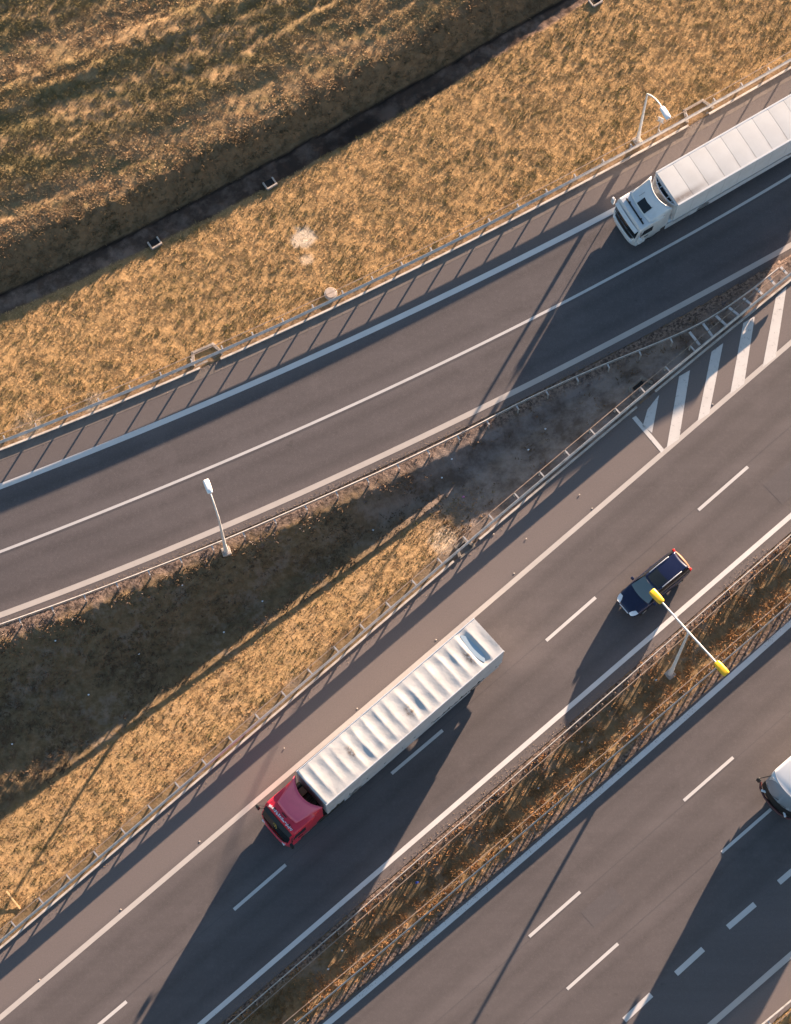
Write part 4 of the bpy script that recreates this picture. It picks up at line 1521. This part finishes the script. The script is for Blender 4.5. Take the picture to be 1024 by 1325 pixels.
# ------------------------------------------------------------------ litter, road studs
def bits(name, label, cat, group, pts, m, size, z=None):
    for i, (u, v) in enumerate(pts):
        rr = random.Random(i * 7 + len(name))
        zg = 0.0 if z is None else z
        for _ in range(3):
            p = P(u, v, zg)
            zg = gz(p[0], p[1], True) if z is None else z
        k = size * rr.uniform(.7, 1.25)
        mb = MB()
        n = 7
        ring = [(k * rr.uniform(.6, 1) * math.cos(2 * math.pi * a / n), k * rr.uniform(.35, .8) * math.sin(2 * math.pi * a / n), rr.uniform(0, .3) * k) for a in range(n)]
        mb.add([(0, 0, .35 * k)] + ring, [(0, a + 1, (a + 1) % n + 1) for a in range(n)])
        o = mb.build(name, m)
        o.location = (p[0], p[1], zg + .03)
        o.rotation_euler = (rr.uniform(-.3, .3), rr.uniform(-.3, .3), rr.uniform(0, 6))
        so = o.modifiers.new('thick', 'SOLIDIFY'); so.thickness = .015
        tag(o, label, cat, group)


HOLLOW = [((483, 686), 'white scrap of litter right of the left lamp, near the slope top'), ((290, 818), 'white scrap of litter in mid-hollow straight below the left lamp'),
          ((115, 899), 'pale larger scrap of litter low in the hollow near the left edge'), ((180, 846), 'white scrap of litter in the widest, darkest part of the hollow'),
          ((236, 757), 'white scrap of litter left below the foot of the left lamp'), ((72, 829), 'white scrap of litter under the barrier at the far left of the hollow'),
          ((706, 555), 'brightest white scrap of litter in the narrow upper part of the hollow'), ((585, 594), 'small white scrap of litter close under the slip road barrier'),
          ((684, 582), 'white scrap of litter on the grey bare soil of the hollow'), ((340, 778), 'faint white scrap of litter between left lamp and sunlit slope'),
          ((16, 963), 'pale scrap of litter at the left edge, next to the sunlit slope'), ((572, 618), 'white scrap of litter on dark soil left of the pink scrap')]
for uv, lab in HOLLOW:
    bits('litter_scrap', lab, 'litter', 'white scraps of litter in the hollow', [uv], M_litter, .085)
bits('litter_scrap', 'small pink scrap of litter in the dark hollow', 'litter', 'coloured litter', [(600, 643)], M_litterp, .12)
bits('litter_scrap', 'small dark blue scrap of litter in the central grass strip near the bottom', 'litter', 'coloured litter', [(540, 1142)], M_litterb, .14)
MEDIAN = [((425, 1254), 'larger pale scrap of litter low in the central strip, near the bottom edge'), ((443, 1230), 'small white scrap of litter just above the larger pale scrap in the central strip'),
          ((753, 960), 'white scrap of litter in the central strip below the double lamp'), ((697, 1020), 'white scrap of litter in the central strip beside the tall lamp shadow'),
          ((849, 880), 'white scrap of litter at the foot of the double yellow lamp')]
for uv, lab in MEDIAN:
    bits('litter_scrap', lab, 'litter', 'white scraps of litter in the central strip', [uv], M_litter, .085)
STONES = [((681, 697), 'pale stone on the sunlit motorway shoulder above the red truck'), ((750, 640), 'pale stone on the shoulder below the hatched stripes'),
          ((639, 691), 'pale stone close to the kerb near the lit drain inlet'), ((368, 968), 'pale stone on the shoulder beside the red cab')]
for uv, lab in STONES:
    bits('pale_stone', lab, 'stone', 'pale stones on the shoulder', [uv], M_conc, .05, .0)
st_mesh = MB().box((0, 0, .010), (.08, .09, .02), taper=.7).mesh('road_stud')
st_mesh.materials.append(M_conc)
STUDS = [((53, 1271), 'lowest pale road stud beside the shoulder line, at bottom left'), ((158, 1180), 'second pale road stud from the bottom left beside the shoulder line'),
         ((260, 1092), 'pale road stud beside the shoulder line, next below the red cab'), ((464, 920), 'pale road stud beside the middle of the red truck trailer'),
         ((566, 831), 'pale road stud beside the rear of the red truck trailer'), ((667, 745), 'pale road stud beside the shoulder line, first above the red truck'),
         ((768, 661), 'pale road stud beside the shoulder line just below the closing bar of the hatching'), ((924, 526), 'pale road stud beside the line at the third hatch stripe')]
for (u, v), lab in STUDS:
    p = P(u - 1.5, v - 3)
    o = bpy.data.objects.new('road_stud', st_mesh)
    COL.objects.link(o)
    o.location = (p[0], p[1], .002)
    o.rotation_euler = (0, 0, math.radians(41))
    tag(o, lab, 'road stud', 'road studs beside the shoulder line')

# ------------------------------------------------------------------ grass
def blades(name, label, n_try, smin, smax, tmin, tmax, keep, hgt, rad, nb_, wid, colf, lean=.8, seed=1):
    g = np.random.default_rng(seed)
    s = g.uniform(smin, smax, n_try); t = g.uniform(tmin, tmax, n_try)
    x, y = to_xy(s, t)
    vis = (np.abs(x) < 27) & (y > -33) & (y < 36.5)
    s, t = s[vis], t[vis]
    z, zn_ = ground(s, t)
    pr = keep(s, t, zn_)
    m = g.random(len(s)) < pr
    s, t, z = s[m], t[m], z[m]
    pr = pr[m]
    zn_ = {k: (v_[m] if isinstance(v_, np.ndarray) else v_) for k, v_ in zn_.items()}
    x, y = to_xy(s, t)
    M = len(s)
    size = g.uniform(.55, 1.25, M) ** 1.2
    col = colf(s, t, zn_, g, M)
    th = g.uniform(0, 2 * np.pi, (M, nb_))
    rr_ = np.sqrt(g.random((M, nb_))) * rad * size[:, None]
    bx = x[:, None] + rr_ * np.cos(th); by = y[:, None] + rr_ * np.sin(th)
    dth = th + g.normal(0, .9, (M, nb_))
    h = hgt * size[:, None] * g.uniform(.5, 1.15, (M, nb_))
    ln = h * lean * g.uniform(.3, 1.5, (M, nb_))
    w = wid * g.uniform(.6, 1.3, (M, nb_))
    px_, py_ = -np.sin(dth) * w / 2, np.cos(dth) * w / 2
    bz = np.repeat(z[:, None], nb_, 1) - .02
    V = np.stack([np.stack([bx + px_, by + py_, bz], -1), np.stack([bx - px_, by - py_, bz], -1),
                  np.stack([bx + np.cos(dth) * ln, by + np.sin(dth) * ln, bz + h], -1)], 2)
    V = V.reshape(-1, 3)
    me_ = fastmesh(name, V, np.arange(len(V)).reshape(-1, 3))
    k = col[:, None, :] * g.uniform(.82, 1.18, (M, nb_, 1))
    colattr(me_, 'tint', np.repeat(k.reshape(-1, 3), 3, axis=0))
    o = link(name, me_, M_blade)
    return tag(o, label, 'grass', kind='stuff')


def pal(c0, c1, c2, g, M, w):
    u = g.random(M)[:, None]
    c_ = np.array(c0) * (1 - u) + np.array(c1) * u
    return c_ * (1 - w[:, None]) + np.array(c2) * w[:, None]


def vis_bare(s, t):
    x, y = to_xy(s, t)
    k = np.zeros_like(s)
    for u, v, rr_, z in ((393, 308, .85, -.8), (398, 335, .4, -.6)):
        p = P(u, v, z)
        k = np.maximum(k, 1 - sstep(rr_ * .6, rr_, np.hypot(x - p[0], y - p[1])))
    return k


def clump(s, t, k=1, sc=.5):
    return np.clip(.75 + .8 * vnoise(s, t, sc, k) + .2 * vnoise(s, t, 1.6, k + 1), .2, 1)


def slope_reach(s):
    """How far up the hollow the dry slope below the shoulder reaches."""
    return 3.25 - .088 * (s - 1)


blades('verge_grass', 'dry yellow grass on the slope between the ditch and the slip road', 260000, -43, 43, -2, 34,
       lambda s, t, q_: q_['verge'] * (t > q_['g1'] + .12) * clump(s, t, 0, .40) * (1 - .93 * vis_bare(s, t)),
       .080, .075, 7, .036, lambda s, t, q_, g, M: pal((.48, .285, .130), (.62, .405, .205), (.150, .118, .048), g, M, np.clip(.10 + .6 * vnoise(s, t, 2.4, 3) + .75 * sstep(.10, .24, vnoise((s * .82 - t * .57) * .55, s * .57 + t * .82, .30, 5)), 0, .9)), .9, 1)
blades('verge_tufts', 'darker grass tufts dotted over the dry slope beside the slip road', 34000, -43, 43, -2, 34,
       lambda s, t, q_: q_['verge'] * (t > q_['g1'] + .3) * np.clip(.55 + 1.0 * vnoise(s, t, 1.3, 1), .05, 1) * (1 - .9 * vis_bare(s, t)),
       .150, .10, 10, .040, lambda s, t, q_, g, M: pal((.22, .155, .062), (.40, .265, .125), (.14, .118, .045), g, M, np.clip(.6 + 1.2 * vnoise(s, t, 2.4, 3), 0, 1)), .9, 21)
blades('embankment_tufts', 'darker grass tufts on the sunlit slope below the motorway shoulder', 12000, -43, 8, -30, 6,
       lambda s, t, q_: q_['wedge'] * ((t - q_['g3']) > .6) * sstep(.4, -.3, t - q_['g3'] - slope_reach(s)) * sstep(6, 1, s) * .6,
       .150, .10, 10, .040, lambda s, t, q_, g, M: pal((.20, .14, .06), (.36, .235, .115), (.13, .108, .045), g, M, np.clip(.6 + 1.2 * vnoise(s, t, 2.4, 3), 0, 1)), .9, 22)
blades('field_stubble', 'brown and olive stubble of the field beyond the ditch', 150000, -43, 43, 8, 44,
       lambda s, t, q_: q_['field'] * np.clip(clump(s, t, 2, .45) + 1.3 * vnoise(s * .06, t - q_['a'], .5, 3), .03, 1),
       .14, .13, 9, .046, lambda s, t, q_, g, M: pal((.38, .232, .118), (.54, .365, .200), (.19, .150, .064), g, M, np.clip(.30 + 2.4 * vnoise(s * .07, t - q_['a'] + .25 * vnoise(s, t, 1.5, 2), 1.9, 4), 0, .9)), .8, 2)
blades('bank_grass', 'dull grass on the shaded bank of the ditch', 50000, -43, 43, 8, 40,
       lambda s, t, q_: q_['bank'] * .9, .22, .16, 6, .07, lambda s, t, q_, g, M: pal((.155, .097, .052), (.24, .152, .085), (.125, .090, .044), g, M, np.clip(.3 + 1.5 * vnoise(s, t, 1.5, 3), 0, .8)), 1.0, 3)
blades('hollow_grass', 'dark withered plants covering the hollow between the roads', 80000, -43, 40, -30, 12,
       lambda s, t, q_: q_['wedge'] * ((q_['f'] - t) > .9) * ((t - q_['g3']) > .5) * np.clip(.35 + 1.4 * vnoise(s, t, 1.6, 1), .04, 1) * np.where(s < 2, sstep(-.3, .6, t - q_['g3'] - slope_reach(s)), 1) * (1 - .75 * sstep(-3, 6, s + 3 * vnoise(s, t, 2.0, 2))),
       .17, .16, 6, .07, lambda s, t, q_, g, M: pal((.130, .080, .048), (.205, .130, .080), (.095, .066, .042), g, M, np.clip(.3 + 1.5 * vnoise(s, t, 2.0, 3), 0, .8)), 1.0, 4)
blades('embankment_grass', 'dry orange grass on the sunlit slope below the motorway shoulder', 130000, -43, 8, -30, 6,
       lambda s, t, q_: q_['wedge'] * ((t - q_['g3']) > .55) * sstep(.5, -.3, t - q_['g3'] - slope_reach(s) + .8 * vnoise(s, t, 1.5, 2)) * clump(s, t, 0, .40) * sstep(6, 1, s),
       .085, .085, 7, .038, lambda s, t, q_, g, M: pal((.30, .168, .082), (.41, .248, .128), (.15, .118, .05), g, M, np.clip(.10 + .7 * vnoise(s, t, 2.2, 3) + .7 * sstep(.10, .24, vnoise((s * .82 - t * .57) * .55, s * .57 + t * .82, .30, 5)), 0, .9)), .9, 5)
blades('hollow_edge_weeds', 'rusty weeds and stones along the barrier above the hollow', 26000, -43, 36, -26, 14,
       lambda s, t, q_: q_['wedge'] * ((q_['f'] - t) > .30) * ((q_['f'] - t) < 1.5) * np.clip(.4 + 1.6 * vnoise(s, t, .8, 2), .02, 1),
       .16, .14, 6, .075, lambda s, t, q_, g, M: pal((.22, .12, .06), (.28, .22, .18), (.15, .13, .14), g, M, np.clip(.35 + 1.8 * vnoise(s, t, .9, 3), 0, .9)), .8, 6)
blades('median_weeds', 'rusty brown tufts filling the central grass strip', 150000, -43, 43, -36, 8,
       lambda s, t, q_: q_['median'] * np.clip(.62 + 1.6 * vnoise(s, t, .40, 1), .05, 1) * sstep(.10, .5, fMainR(s) - t) * sstep(.35, .85, t - fLowL(s) + .3 * vnoise(s, t, .5, 2)) * np.where((t - q_['g5']) / np.maximum(q_['g4'] - q_['g5'], .4) > .45, .5, 1),
       .20, .14, 8, .055, lambda s, t, q_, g, M: pal((.27, .132, .055), (.40, .215, .100), (.13, .088, .042), g, M, np.clip(.10 + 1.6 * vnoise(s, t, 1.4, 3), 0, .8)), .8, 7)
blades('corner_weeds', 'brown weeds beyond the barrier in the bottom right corner', 8000, -20, 20, -46, -30,
       lambda s, t, q_: q_['right'] * (t < q_['g6'] - .1) * .8, .2, .15, 7, .06,
       lambda s, t, q_, g, M: pal((.24, .14, .06), (.32, .20, .09), (.13, .105, .05), g, M, np.full(M, .2)), .8, 8)
